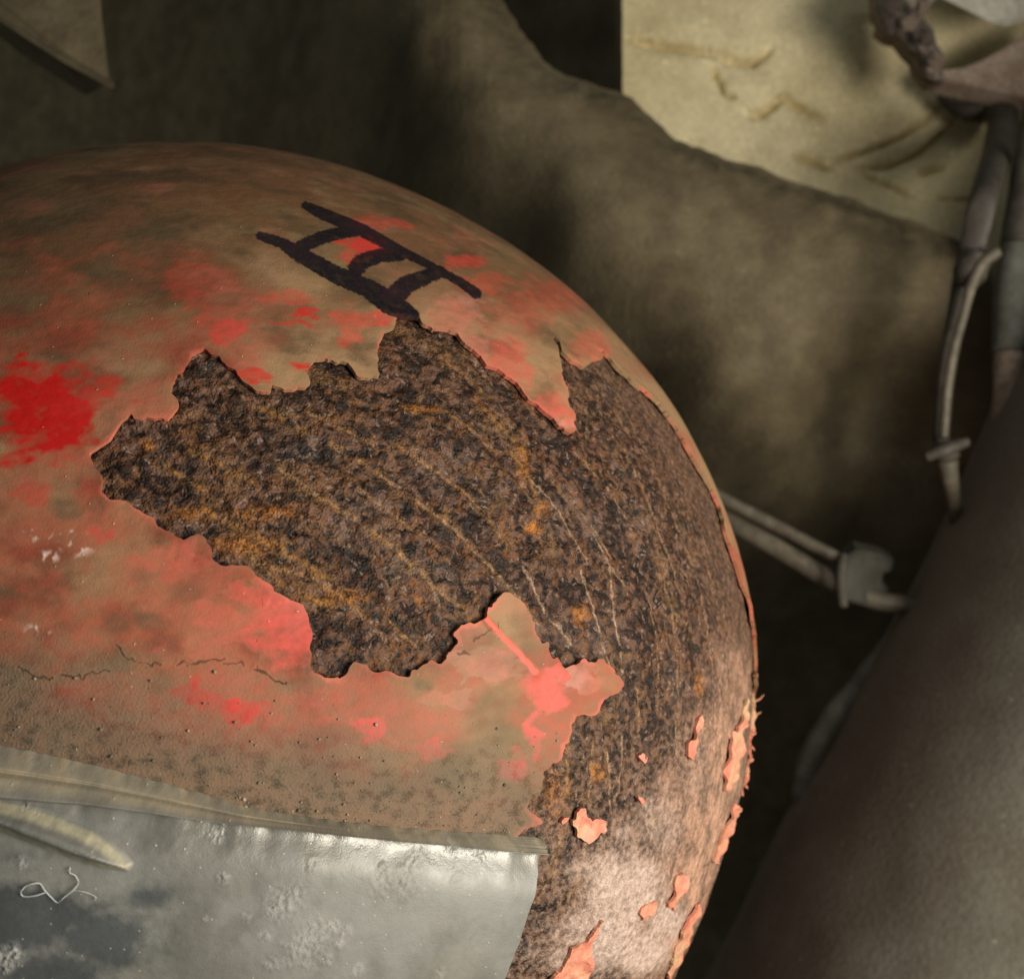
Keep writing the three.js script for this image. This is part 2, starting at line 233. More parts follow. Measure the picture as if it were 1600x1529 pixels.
const MARKS = [[[0.0687,0.8332],[0.0683,0.8178],[0.0739,0.811],[0.0795,0.8044],[0.0851,0.7979],[0.091,0.7913],[0.1068,0.7823],[0.1225,0.7738],[0.1383,0.7657],[0.1537,0.7582],[0.1668,0.7509],[0.1805,0.7435],[0.1943,0.7365],[0.2083,0.7296],[0.2237,0.7228],[0.2392,0.7163],[0.2549,0.71],[0.2707,0.704],[0.2802,0.6978],[0.29,0.6916],[0.2999,0.6856],[0.3095,0.6798],[0.3154,0.6741],[0.3216,0.6681],[0.3279,0.6622],[0.3343,0.6563],[0.3499,0.6667],[0.3559,0.6857],[0.3485,0.6905],[0.3412,0.6953],[0.3339,0.7002],[0.3263,0.7055],[0.3149,0.7104],[0.304,0.7152],[0.2932,0.7202],[0.2824,0.7254],[0.2673,0.7338],[0.2524,0.7424],[0.2377,0.7514],[0.2232,0.7607],[0.2101,0.7701],[0.1971,0.7799],[0.1841,0.7901],[0.1708,0.801],[0.1536,0.8084],[0.1371,0.816],[0.1206,0.8241],[0.1044,0.8325],[0.0977,0.8349],[0.0906,0.8376],[0.0835,0.8404],[0.0765,0.8433]],[[-0.0101,0.7265],[-0.0083,0.7147],[0.0001,0.7101],[0.0084,0.7057],[0.0168,0.7014],[0.0242,0.6976],[0.0294,0.6908],[0.0354,0.6835],[0.0414,0.6763],[0.0477,0.6689],[0.0599,0.6594],[0.0719,0.6502],[0.0838,0.6413],[0.0963,0.6323],[0.108,0.6264],[0.1191,0.621],[0.1303,0.6156],[0.1406,0.6109],[0.1464,0.6044],[0.1533,0.5973],[0.1602,0.5904],[0.1671,0.5835],[0.1766,0.5796],[0.1861,0.5758],[0.1956,0.5721],[0.2052,0.5684],[0.221,0.5786],[0.2238,0.5983],[0.2166,0.6064],[0.2095,0.6146],[0.2023,0.6229],[0.1951,0.6313],[0.1864,0.6357],[0.1777,0.6402],[0.169,0.6447],[0.1593,0.6501],[0.1466,0.6552],[0.1348,0.6601],[0.1231,0.665],[0.1122,0.6697],[0.1002,0.6778],[0.0878,0.6865],[0.0753,0.6955],[0.063,0.7045],[0.056,0.709],[0.0487,0.7138],[0.0413,0.7187],[0.033,0.7245],[0.0231,0.7274],[0.0141,0.7299],[0.0052,0.7325],[-0.0038,0.7352]],[[0.0446,0.6961],[0.055,0.6878],[0.0639,0.6957],[0.073,0.7038],[0.0822,0.7122],[0.0906,0.72],[0.1002,0.726],[0.111,0.733],[0.122,0.7402],[0.133,0.7477],[0.1397,0.7513],[0.1469,0.7552],[0.1541,0.7593],[0.1615,0.7635],[0.1708,0.7872],[0.1636,0.8012],[0.1559,0.796],[0.1484,0.7909],[0.141,0.786],[0.1333,0.781],[0.1215,0.7734],[0.1102,0.7663],[0.099,0.7595],[0.0871,0.7522],[0.0763,0.7423],[0.0668,0.7336],[0.0575,0.7253],[0.0484,0.7172]],[[0.1248,0.6521],[0.1417,0.6542],[0.1455,0.6608],[0.1493,0.6676],[0.1532,0.6745],[0.153,0.6761],[0.1584,0.6799],[0.1669,0.6863],[0.1755,0.693],[0.1827,0.6988],[0.1911,0.7021],[0.2011,0.7062],[0.2113,0.7105],[0.2217,0.715],[0.2345,0.7394],[0.2277,0.7558],[0.2168,0.7505],[0.2062,0.7456],[0.1957,0.7408],[0.184,0.7354],[0.1731,0.7279],[0.1641,0.7217],[0.1553,0.7158],[0.1436,0.7073],[0.1351,0.6947],[0.1309,0.688],[0.1268,0.6813],[0.1227,0.6748]],[[0.1779,0.6085],[0.1975,0.6079],[0.2036,0.6161],[0.2099,0.6245],[0.2163,0.6331],[0.2195,0.6382],[0.2273,0.6449],[0.2381,0.6541],[0.2492,0.6636],[0.2601,0.6732],[0.2668,0.6782],[0.2743,0.6839],[0.282,0.6897],[0.2899,0.6957],[0.2998,0.718],[0.2905,0.7268],[0.2824,0.7214],[0.2744,0.7162],[0.2665,0.7111],[0.2581,0.7056],[0.2456,0.6969],[0.2339,0.6889],[0.2226,0.6813],[0.2088,0.6715],[0.1984,0.6591],[0.1916,0.6508],[0.1849,0.6427],[0.1784,0.6348]]];
const CRACKS = [[[-0.2764,0.0954],[-0.2643,0.0917],[-0.2515,0.0867],[-0.2375,0.0844]],[[-0.2274,0.0899],[-0.2169,0.0877],[-0.2031,0.0854],[-0.1964,0.091],[-0.1745,0.0921]],[[-0.17,0.1203],[-0.1643,0.116],[-0.1591,0.106],[-0.1453,0.1023],[-0.1314,0.0985],[-0.1211,0.0984]],[[-0.1004,0.0995],[-0.0831,0.0992],[-0.0692,0.1032],[-0.0539,0.1044]],[[-0.0517,0.0973],[-0.0306,0.0983]],[[-0.0178,0.0924],[-0.0092,0.0879],[0.0016,0.0791],[0.0174,0.0744]],[[0.247,0.1204],[0.2589,0.125],[0.2703,0.1328]],[[0.2272,0.1067],[0.242,0.1048]]];
const FOLD = [[[0.2598,0.1508],[0.2586,0.146],[0.2627,0.1426],[0.2668,0.1391],[0.2709,0.1356],[0.275,0.1321],[0.2817,0.1261],[0.2884,0.12],[0.2952,0.1139],[0.302,0.1078],[0.3101,0.0995],[0.3183,0.0911],[0.3266,0.0827],[0.335,0.0742],[0.3411,0.0745],[0.3427,0.0793],[0.3338,0.0876],[0.3251,0.0958],[0.3164,0.1039],[0.3078,0.1121],[0.3009,0.1183],[0.294,0.1244],[0.2873,0.1305],[0.2806,0.1366],[0.2767,0.1404],[0.2729,0.1442],[0.2691,0.1479],[0.2654,0.1517]]];
const REDS = [[-0.2691,0.4093,0.0658,-0.0022,0.0078,-0.0752,1.3,0],[-0.2684,0.3654,0.0456,-0.0014,0.0022,-0.0214,0.8,0.05],[-0.1977,0.4301,0.0422,-0.0004,0.0018,-0.0238,0.75,0.05],[-0.2983,0.4573,0.032,-0.0016,0.003,-0.024,0.7,0.05],[-0.24,0.3435,0.0446,-0.001,0.0012,-0.015,0.5,0.2],[-0.0473,0.5265,0.0364,0.0022,0.0,-0.0254,0.85,0.45],[-0.0761,0.5415,0.0246,0.001,0.0002,-0.0218,0.5,0.4],[0.0558,0.5664,0.0194,0.0024,-0.0006,-0.0092,0.95,0.1],[0.0389,0.5463,0.0174,0.0018,-0.0002,-0.0056,0.8,0.1],[-0.0155,0.4588,0.021,0.0012,-0.0002,-0.0096,0.9,0.15],[0.0462,0.4738,0.0236,0.002,-0.0004,-0.01,0.9,0.2],[0.1278,0.5667,0.0476,0.0074,-0.0018,-0.0168,0.6,0.4],[0.1105,0.5299,0.0182,0.0024,-0.0018,-0.02,0.55,0.5],[0.1613,0.572,0.0246,0.0042,-0.0018,-0.0146,0.8,0.6],[0.166,0.7391,0.0472,0.014,-0.0056,-0.0346,1,0.25],[0.1285,0.693,0.0226,0.005,-0.002,-0.0156,0.6,0.4],[0.197,0.8188,0.077,0.032,-0.0054,-0.0268,0.45,0.4],[0.3525,0.7658,0.0538,0.0248,-0.0084,-0.0258,0.6,0.45],[0.374,0.713,0.0626,0.0256,-0.0112,-0.0338,0.4,0.45],[0.0219,0.5888,0.0444,0.005,-0.0008,-0.0168,0.5,0.4],[-0.0984,0.6169,0.0514,0.0024,0.0012,-0.0492,0.35,0.3],[-0.2025,0.3386,0.0442,-0.0006,0.001,-0.0166,0.5,0.4],[0.023,0.1418,0.044,-0.0004,0.0,-0.0476,0.95,0.85],[-0.017,0.1752,0.0362,-0.0002,0.0,-0.0222,0.7,0.8],[-0.0453,0.1461,0.057,-0.0006,0.0004,-0.029,0.55,0.8],[-0.0869,0.1178,0.0558,-0.0008,0.0004,-0.0214,0.4,0.75],[-0.0789,0.0666,0.0248,-0.0004,0.0004,-0.0182,1,0.35],[-0.0354,0.0444,0.0322,-0.0008,0.0002,-0.0168,1,0.4],[-0.0015,0.0378,0.0212,-0.0006,0.0,-0.0114,0.6,0.5],[0.1148,0.0174,0.0278,-0.0012,0.0,-0.016,0.95,0.55],[0.1962,-0.0094,0.0334,-0.0022,0.0,-0.0106,0.75,0.6],[0.1515,0.0023,0.032,-0.0018,0.0,-0.009,0.4,0.7],[-0.2024,0.0686,0.041,-0.0004,0.0004,-0.0154,0.5,0.35],[-0.155,0.0834,0.0412,-0.0006,0.0004,-0.014,0.35,0.4],[-0.2696,0.2994,0.0296,-0.0008,0.0018,-0.0192,0.6,0.35],[-0.2072,0.2981,0.0364,-0.0006,0.001,-0.0144,0.5,0.4],[-0.1902,0.2549,0.0322,-0.0004,0.0006,-0.0108,0.7,0.5],[-0.1174,0.2127,0.0496,-0.0002,0.001,-0.0298,0.5,0.7],[-0.1298,0.1614,0.0278,-0.0004,0.001,-0.0362,0.35,0.6],[0.0414,0.0579,0.0366,-0.001,0.0,-0.0144,0.5,0.6],[0.3025,-0.0369,0.023,-0.002,0.0002,-0.0158,0.95,0.75],[0.2666,0.0886,0.065,-0.0018,-0.0008,-0.0274,0.4,1],[0.213,0.0518,0.043,-0.0018,-0.0002,-0.019,0.35,0.95],[0.3574,0.0532,0.0358,-0.0018,-0.001,-0.0366,1,0.75],[0.3363,0.0059,0.014,-0.001,-0.0002,-0.0322,1,0.75],[0.4122,0.0673,0.0464,-0.002,-0.0012,-0.0252,0.55,0.95],[0.3562,0.5271,0.0506,0.0116,-0.0178,-0.073,0.55,0.7],[0.4233,0.4604,0.0408,0.008,-0.0096,-0.035,0.7,0.85],[0.449,0.4375,0.0252,0.0046,-0.004,-0.014,0.9,0.9],[0.2916,0.6123,0.0546,0.0146,-0.011,-0.0484,0.45,1],[0.3055,0.552,0.0352,0.008,-0.007,-0.0314,0.5,1],[0.0193,0.1162,0.0292,-0.0004,0.0002,-0.029,0.6,0.8],[-0.2818,0.1274,0.0494,-0.0006,0.0026,-0.0428,0.35,0.4],[-0.2581,0.1995,0.0428,-0.0006,0.0026,-0.0368,0.3,0.5],[0.5679,0.7693,0.2604,0.1778,-0.0604,-0.107,0.3,0.55],[0.6068,0.6458,0.0838,0.0366,-0.0346,-0.0604,0.4,0.6]], STAINS = [[-0.2313,0.2787,0.0218,-0.0004,0.0012,-0.017,0.9],[-0.1989,0.2821,0.0158,-0.0002,0.0006,-0.0108,0.5],[-0.1695,0.1438,0.018,-0.0002,0.0004,-0.0128,0.8],[-0.1349,0.147,0.0194,-0.0002,0.0002,-0.0108,0.8],[-0.0939,0.1793,0.0212,-0.0002,0.0004,-0.0146,0.6],[-0.243,0.4596,0.0158,-0.0006,0.001,-0.0116,0.7],[-0.1915,0.3966,0.009,-0.0002,0.0006,-0.0088,0.6],[-0.1907,0.3261,0.0294,-0.0004,0.0008,-0.0116,0.6],[-0.237,0.3066,0.022,-0.0004,0.0006,-0.008,0.4],[-0.0555,0.5824,0.0254,0.0016,0.0,-0.0164,0.8],[-0.2019,0.6291,0.0432,-0.001,0.0046,-0.0506,0.6],[-0.1544,0.6978,0.0538,0.0008,0.0036,-0.058,0.6],[0.1799,0.0667,0.0122,-0.0004,-0.0002,-0.009,0.7],[0.2497,0.1204,0.0362,-0.0006,-0.0008,-0.0236,0.6],[0.2654,0.034,0.0366,-0.002,-0.0004,-0.0312,0.45],[0.4252,0.4892,0.0192,0.0042,-0.0064,-0.022,0.8],[-0.1451,0.1981,0.0142,-0.0002,0.0004,-0.0104,0.5],[-0.2697,0.4853,0.0242,-0.0012,0.0018,-0.015,0.4],[-0.3378,0.7999,0.0932,-0.0172,0.0194,-0.0966,0.6],[-0.3258,0.6124,0.0358,-0.0038,0.0122,-0.0742,0.5],[0.0413,0.0724,0.0294,-0.0008,0.0,-0.0088,0.5],[0.0637,0.0139,0.0446,-0.002,0.0002,-0.0144,0.5],[0.2006,0.5433,0.0002,0.0002,0.0,0.0,0]], SCUFFS = [[-0.2433,0.2442,0.0432,-0.0006,0.0008,-0.012,1],[-0.262,0.2523,0.0218,-0.0006,0.0006,-0.0078,1],[-0.2174,0.2324,0.0284,-0.0004,0.001,-0.0164,1],[-0.2489,0.2217,0.0216,-0.0004,0.0008,-0.0106,1],[-0.2542,0.1377,0.021,-0.0002,0.0008,-0.0128,1],[0.1651,0.5787,0.0178,0.0032,-0.001,-0.0062,1],[-0.1442,0.266,0.0058,0.0,0.0002,-0.003,1],[-0.2256,0.2477,0.0288,-0.0004,0.0006,-0.0076,1]];
const PALE = [[0.5407,-0.2539,0.1566,-0.0444,0.0288,-0.1202,0.95],[0.5117,-0.3158,0.1504,-0.05,0.0242,-0.092,1],[0.6042,-0.1708,0.1158,-0.0258,0.018,-0.0938,0.6],[0.6879,-0.0769,0.121,-0.0192,0.0122,-0.1038,0.42],[0.4356,-0.3229,0.0946,-0.0292,0.009,-0.0426,0.8],[0.3629,-0.2935,0.0564,-0.0146,0.0038,-0.0242,0.5],[0.3893,-0.1571,0.0684,-0.0118,0.0032,-0.035,0.25],[0.7624,0.049,0.1246,-0.0078,-0.0084,-0.1154,0.3],[0.6053,-0.3698,0.1648,-0.0682,0.0326,-0.0836,1],[0.668,-0.3364,0.1386,-0.0536,0.0368,-0.0848,0.9],[0.5184,-0.1628,0.0906,-0.0182,0.0078,-0.0576,0.5]], TAN = [[0.8294,-0.1117,0.1996,-0.0404,0.0472,-0.149,0.8],[0.7946,-0.2173,0.2108,-0.0626,0.0602,-0.125,0.9],[0.7478,-0.3071,0.2078,-0.0794,0.0686,-0.1246,0.9],[0.6939,-0.3942,0.1782,-0.0828,0.0574,-0.1034,0.9],[0.8827,0.0179,0.1922,-0.0178,-0.004,-0.104,0.6],[0.632,-0.3921,0.0996,-0.0432,0.0332,-0.0754,0.7]], GREY = [[0.2322,0.354,0.0672,0.0062,-0.0042,-0.0366,0.7],[0.0455,0.3592,0.048,0.0024,-0.001,-0.0344,0.7],[0.1677,0.2069,0.0422,0.0008,-0.001,-0.0238,0.6],[0.4343,0.2979,0.078,0.0072,-0.009,-0.048,0.5],[0.1049,0.2533,0.0482,0.0014,-0.0012,-0.032,0.5],[0.4827,0.1171,0.0816,-0.0012,-0.0048,-0.053,0.3],[0.57,0.2809,0.0694,0.0068,-0.016,-0.0616,0.5],[0.3057,0.3238,0.063,0.0056,-0.005,-0.0366,0.5]], ORANGE = [[0.3587,0.2716,0.0176,0.0012,-0.0018,-0.0126,1],[0.3758,0.2975,0.016,0.0014,-0.0024,-0.015,0.7],[0.1802,0.17,0.0068,0.0,-0.0002,-0.0062,1],[0.1885,0.1482,0.0042,0.0,0.0,-0.0046,0.9],[0.4268,0.1525,0.019,0.0,-0.0018,-0.0174,0.7],[0.3548,0.3666,0.0158,0.0018,-0.0088,-0.0492,0.5],[0.2044,0.4319,0.0382,0.0046,-0.001,-0.008,0.6],[0.6994,0.0427,0.0228,-0.0014,-0.002,-0.025,0.7],[-0.0318,0.2354,0.044,0.0004,0.0,-0.0154,0.6],[-0.0022,0.2747,0.0602,0.0014,-0.0002,-0.0126,0.5],[0.0869,0.1751,0.0466,0.0002,-0.0002,-0.0106,0.5],[0.374,-0.0874,0.0324,-0.0042,0.0026,-0.0504,0.4],[0.4522,-0.0633,0.0198,-0.0024,0.0008,-0.0174,0.7],[-0.0904,0.2738,0.029,0.0002,0.0004,-0.011,0.6],[-0.1447,0.3633,0.0106,0.0,0.0006,-0.0102,0.7]];
const CONTACT = [[-0.6337,0.0691],[-0.4779,0.0433],[-0.3619,0.0245],[-0.2901,0.0128],[-0.2379,0.0022],[-0.1863,-0.0102],[-0.1248,-0.0274],[-0.0698,-0.0445],[-0.0139,-0.0625],[0.0434,-0.0751],[0.0953,-0.0854],[0.1655,-0.0982],[0.2324,-0.109],[0.296,-0.1207],[0.3516,-0.1334]], BEND = [[-0.5672,0.0091],[-0.4364,-0.0104],[-0.3344,-0.0265],[-0.2702,-0.0362],[-0.223,-0.0406],[-0.176,-0.0455],[-0.1192,-0.0545],[-0.068,-0.064],[-0.0157,-0.0723],[0.0384,-0.0815],[0.0878,-0.0912],[0.1548,-0.1041],[0.2191,-0.1175],[0.2804,-0.1311],[0.3333,-0.1425]], BOTTOM = [[-0.737,-0.4352],[-0.5368,-0.3923],[-0.4145,-0.3876],[-0.3417,-0.3965],[-0.2924,-0.4015],[-0.2373,-0.4082],[-0.1762,-0.4219],[-0.1216,-0.4337],[-0.0662,-0.4482],[-0.0092,-0.4611],[0.035,-0.4743],[0.0891,-0.492],[0.1301,-0.5088],[0.1648,-0.5254],[0.1999,-0.5439]];
const holeDist = sampled(A0, A0, AS, 640, (a, b) => signed(HOLE, a, b));           // negative inside the corroded patch
const jag = (a, b) => { const k = 0.4 + 0.9 * Math.abs(noise(a * 22 + 40, b * 22)); a += 0.004 * noise(a * 90, b * 90 + 8); b += 0.004 * noise(a * 90 + 8, b * 90); return 0.0055 * noise(a * 48, b * 48) + k * (0.0034 * noise(a * 105 + 5, b * 105) + 0.0012 * noise(a * 210, b * 210 + 3)); };
const hole = (a, b) => holeDist(a, b) + jag(a, b);
// soft-edged patches: how strongly (a, b) lies in any of the blobs; BH keeps the hue of the strongest
let BH = 0;
function blobs(all, a, b, wob, hard = 0.45) {
  if (!all.cells) {
    all.cells = new Map();
    for (const q of all) { const rx = 2 * (Math.abs(q[2]) + Math.abs(q[4])), ry = 2 * (Math.abs(q[3]) + Math.abs(q[5])); for (let j = Math.floor((q[1] - ry) * 20); j <= (q[1] + ry) * 20; j++) for (let i = Math.floor((q[0] - rx) * 20); i <= (q[0] + rx) * 20; i++) { const k = i * 4096 + j; all.cells.has(k) ? all.cells.get(k).push(q) : all.cells.set(k, [q]); } }
  }
  let best = 0; BH = 0;
  const list = all.cells.get(Math.floor(a * 20) * 4096 + Math.floor(b * 20));
  if (!list) return 0;
  for (let i = 0; i < list.length; i++) {
    const q = list[i], dx = a - q[0], dy = b - q[1], det = q[2] * q[5] - q[3] * q[4], u = (dx * q[5] - dy * q[4]) / det, v = (dy * q[2] - dx * q[3]) / det, d = u * u + v * v;
    if (d > 4) continue;
    const s = q[6] * sm(1.25, hard, Math.sqrt(d) + wob);
    if (s > best) { best = s; BH = q[7] ?? 0; }
  }
  return best;
}
// distance to the nearest of many short lines, found through a coarse grid; LT is that line's tag
let LT = 0;
function lineIndex(lines, tags) {
  const cells = new Map(), pad = 0.012;
  lines.forEach((l, n) => { for (let i = 1; i < l.length; i++) { const [ax, ay] = l[i - 1], [bx, by] = l[i], s = [ax, ay, bx - ax, by - ay, tags ? tags[n] : 0];
    for (let y = Math.floor((Math.min(ay, by) - pad) * 40); y <= (Math.max(ay, by) + pad) * 40; y++) for (let x = Math.floor((Math.min(ax, bx) - pad) * 40); x <= (Math.max(ax, bx) + pad) * 40; x++) { const k = x * 4096 + y; cells.has(k) ? cells.get(k).push(s) : cells.set(k, [s]); } } });
  return (x, y) => { const c = cells.get(Math.floor(x * 40) * 4096 + Math.floor(y * 40)); let best = 1e-3; if (!c) return 1; best = 1; for (const s of c) { const t = clamp(((x - s[0]) * s[2] + (y - s[1]) * s[3]) / (s[2] * s[2] + s[3] * s[3])), d = Math.hypot(s[0] + s[2] * t - x, s[1] + s[3] * t - y); if (d < best) { best = d; LT = s[4]; } } return best; };
}
const STREAKS = [[[0.1074,0.3529],[0.1659,0.3121],[0.233,0.2629],[0.2748,0.2242],[0.3048,0.1933],[0.3526,0.138]],[[0.1846,0.3583],[0.2296,0.3312],[0.2556,0.3135],[0.285,0.2776],[0.3124,0.241]],[[0.3329,0.216],[0.3501,0.1816],[0.3654,0.1531],[0.3884,0.1311],[0.4081,0.1122]],[[0.4671,0.272],[0.4823,0.2494],[0.4914,0.2264],[0.5221,0.1959]],[[0.4914,0.2264],[0.4914,0.1948],[0.4974,0.1303],[0.507,0.0728]],[[0.0113,0.3322],[0.0592,0.2965],[0.1125,0.2648],[0.1446,0.2399],[0.1683,0.218],[0.2005,0.1875],[0.2425,0.156]],[[-0.0171,0.2126],[0.0195,0.2052],[0.0523,0.1963],[0.0868,0.1713],[0.1088,0.1509]],[[0.4346,0.2146],[0.4495,0.1614],[0.4635,0.1173],[0.4768,0.0775]],[[0.4426,0.3082],[0.469,0.2817],[0.5001,0.2363]],[[0.4571,0.3957],[0.5068,0.3527],[0.5399,0.3135],[0.5728,0.2791]],[[0.5859,0.4242],[0.6048,0.3705],[0.618,0.324],[0.6394,0.2666],[0.66,0.2117]],[[0.6365,0.4348],[0.6664,0.3659],[0.7091,0.2722],[0.7323,0.2334]],[[0.2907,0.4579],[0.3134,0.4332],[0.3407,0.4075],[0.3634,0.3824]],[[0.1624,0.3756],[0.1872,0.3585],[0.2287,0.3311]],[[0.078,0.3697],[0.1009,0.3552],[0.1425,0.3289]],[[0.2518,0.5214],[0.2926,0.4906],[0.3204,0.4691]],[[0.5295,0.5255],[0.542,0.4985],[0.5549,0.4709]],[[0.6096,0.5326],[0.6282,0.4956],[0.6401,0.4541],[0.6616,0.4039]],[[0.7171,0.4735],[0.7625,0.452],[0.7986,0.4248]],[[-0.0745,0.2778],[-0.0466,0.2624],[-0.0231,0.247],[0.0064,0.2357],[0.0346,0.2168],[0.0644,0.1971]],[[-0.0098,0.4184],[0.0075,0.4109],[0.0206,0.3988],[0.0464,0.384]],[[0.028,0.3177],[0.0592,0.2956],[0.0938,0.2747]],[[-0.0281,0.2293],[0.0062,0.1938],[0.049,0.1698],[0.0715,0.1638]],[[0.4971,-0.0133],[0.4966,-0.06],[0.4872,-0.1048]],[[0.4701,-0.035],[0.4738,-0.0747],[0.4792,-0.1196]],[[0.3948,-0.0159],[0.3963,-0.0485],[0.3945,-0.0892]],[[0.6269,0.007],[0.6286,-0.0393],[0.6267,-0.0776]],[[0.4272,-0.1974],[0.4202,-0.2156],[0.4109,-0.2317]],[[0.3802,-0.1641],[0.3722,-0.1928],[0.3663,-0.2064]],[[0.4563,0.5647],[0.4103,0.5036]],[[0.3362,0.3839],[0.3615,0.3432],[0.3766,0.3022]],[[-0.0922,0.3551],[-0.0583,0.3346],[-0.0208,0.3147]],[[-0.1288,0.3381],[-0.0987,0.3177],[-0.0689,0.2977]],[[0.1332,0.1523],[0.1527,0.1331],[0.1767,0.1138]],[[0.2077,0.1599],[0.1941,0.1954],[0.1845,0.2072]],[[0.3615,0.3432],[0.3997,0.3042],[0.4273,0.2598],[0.4521,0.2244]],[[0.6204,0.2137],[0.6289,0.1542],[0.6328,0.0856],[0.6328,0.018]],[[0.7272,0.2199],[0.7443,0.1558],[0.7517,0.0708]],[[0.5791,0.1824],[0.5857,0.125],[0.5866,0.059]],[[0.7414,0.3347],[0.7693,0.2567],[0.7952,0.1791]],[[0.5329,0.0617],[0.5349,0.0075],[0.531,-0.0553]],[[0.2423,0.4316],[0.2778,0.4062],[0.3138,0.3764]],[[0.0476,0.4132],[0.0956,0.3906],[0.1361,0.369]],[[0.1075,0.3108],[0.147,0.2833],[0.1789,0.2556]],[[0.4393,-0.0106],[0.4375,-0.053],[0.4363,-0.1043]],[[0.3866,-0.1226],[0.3871,-0.1567],[0.3803,-0.1987]],[[0.4329,-0.1384],[0.4313,-0.1821],[0.4251,-0.2257]]], STREAK_LOOK = [[0.0036,0.35],[0.0036,0.2],[0.0028,0.9],[0.0028,0.8],[0.0032,0.9],[0.0043,0.25],[0.005,0.1],[0.0028,0.8],[0.0025,0.5],[0.0025,0.4],[0.0025,0.4],[0.0021,0.4],[0.005,0],[0.0036,0.1],[0.0043,0.1],[0.0036,0],[0.0021,0.4],[0.0021,0.4],[0.0021,0.4],[0.0064,0],[0.005,0],[0.0043,0.05],[0.0057,0],[0.0028,0.7],[0.0028,0.6],[0.005,0.2],[0.0021,0.6],[0.0028,0.6],[0.0028,0.6],[0.0007,0],[0.0043,0.05],[0.0043,0],[0.0043,0],[0.0028,0.3],[0.0036,0.5],[0.0021,0.6],[0.0021,0.4],[0.0021,0.4],[0.0021,0.5],[0.0021,0.3],[0.0021,0.6],[0.0028,0.1],[0.0028,0.1],[0.0021,0.3],[0.0028,0.4],[0.0036,0.3],[0.0028,0.5]];
const streakAt = lineIndex(STREAKS, STREAK_LOOK);
const edgeBelow = sampled(A0, A0, AS, 300, (a, b) => segDist(CONTACT, a, b, false));
const markDist = sampled(A0, A0, AS, 900, (a, b) => { if (a < -0.2 || a > 0.75 || b < 0.35 || b > 1.1) return 1; let d = 1; for (const m of MARKS) d = Math.min(d, signed(m, a, b)); return d; });
const crackDist = lineIndex(CRACKS);
const foldDist = sampled(A0, A0, AS, 500, (a, b) => { if (b < -0.1 || b > 0.4 || a < 0) return 1; let d = 1; for (const m of FOLD) d = Math.min(d, signed(m, a, b)); return d; });

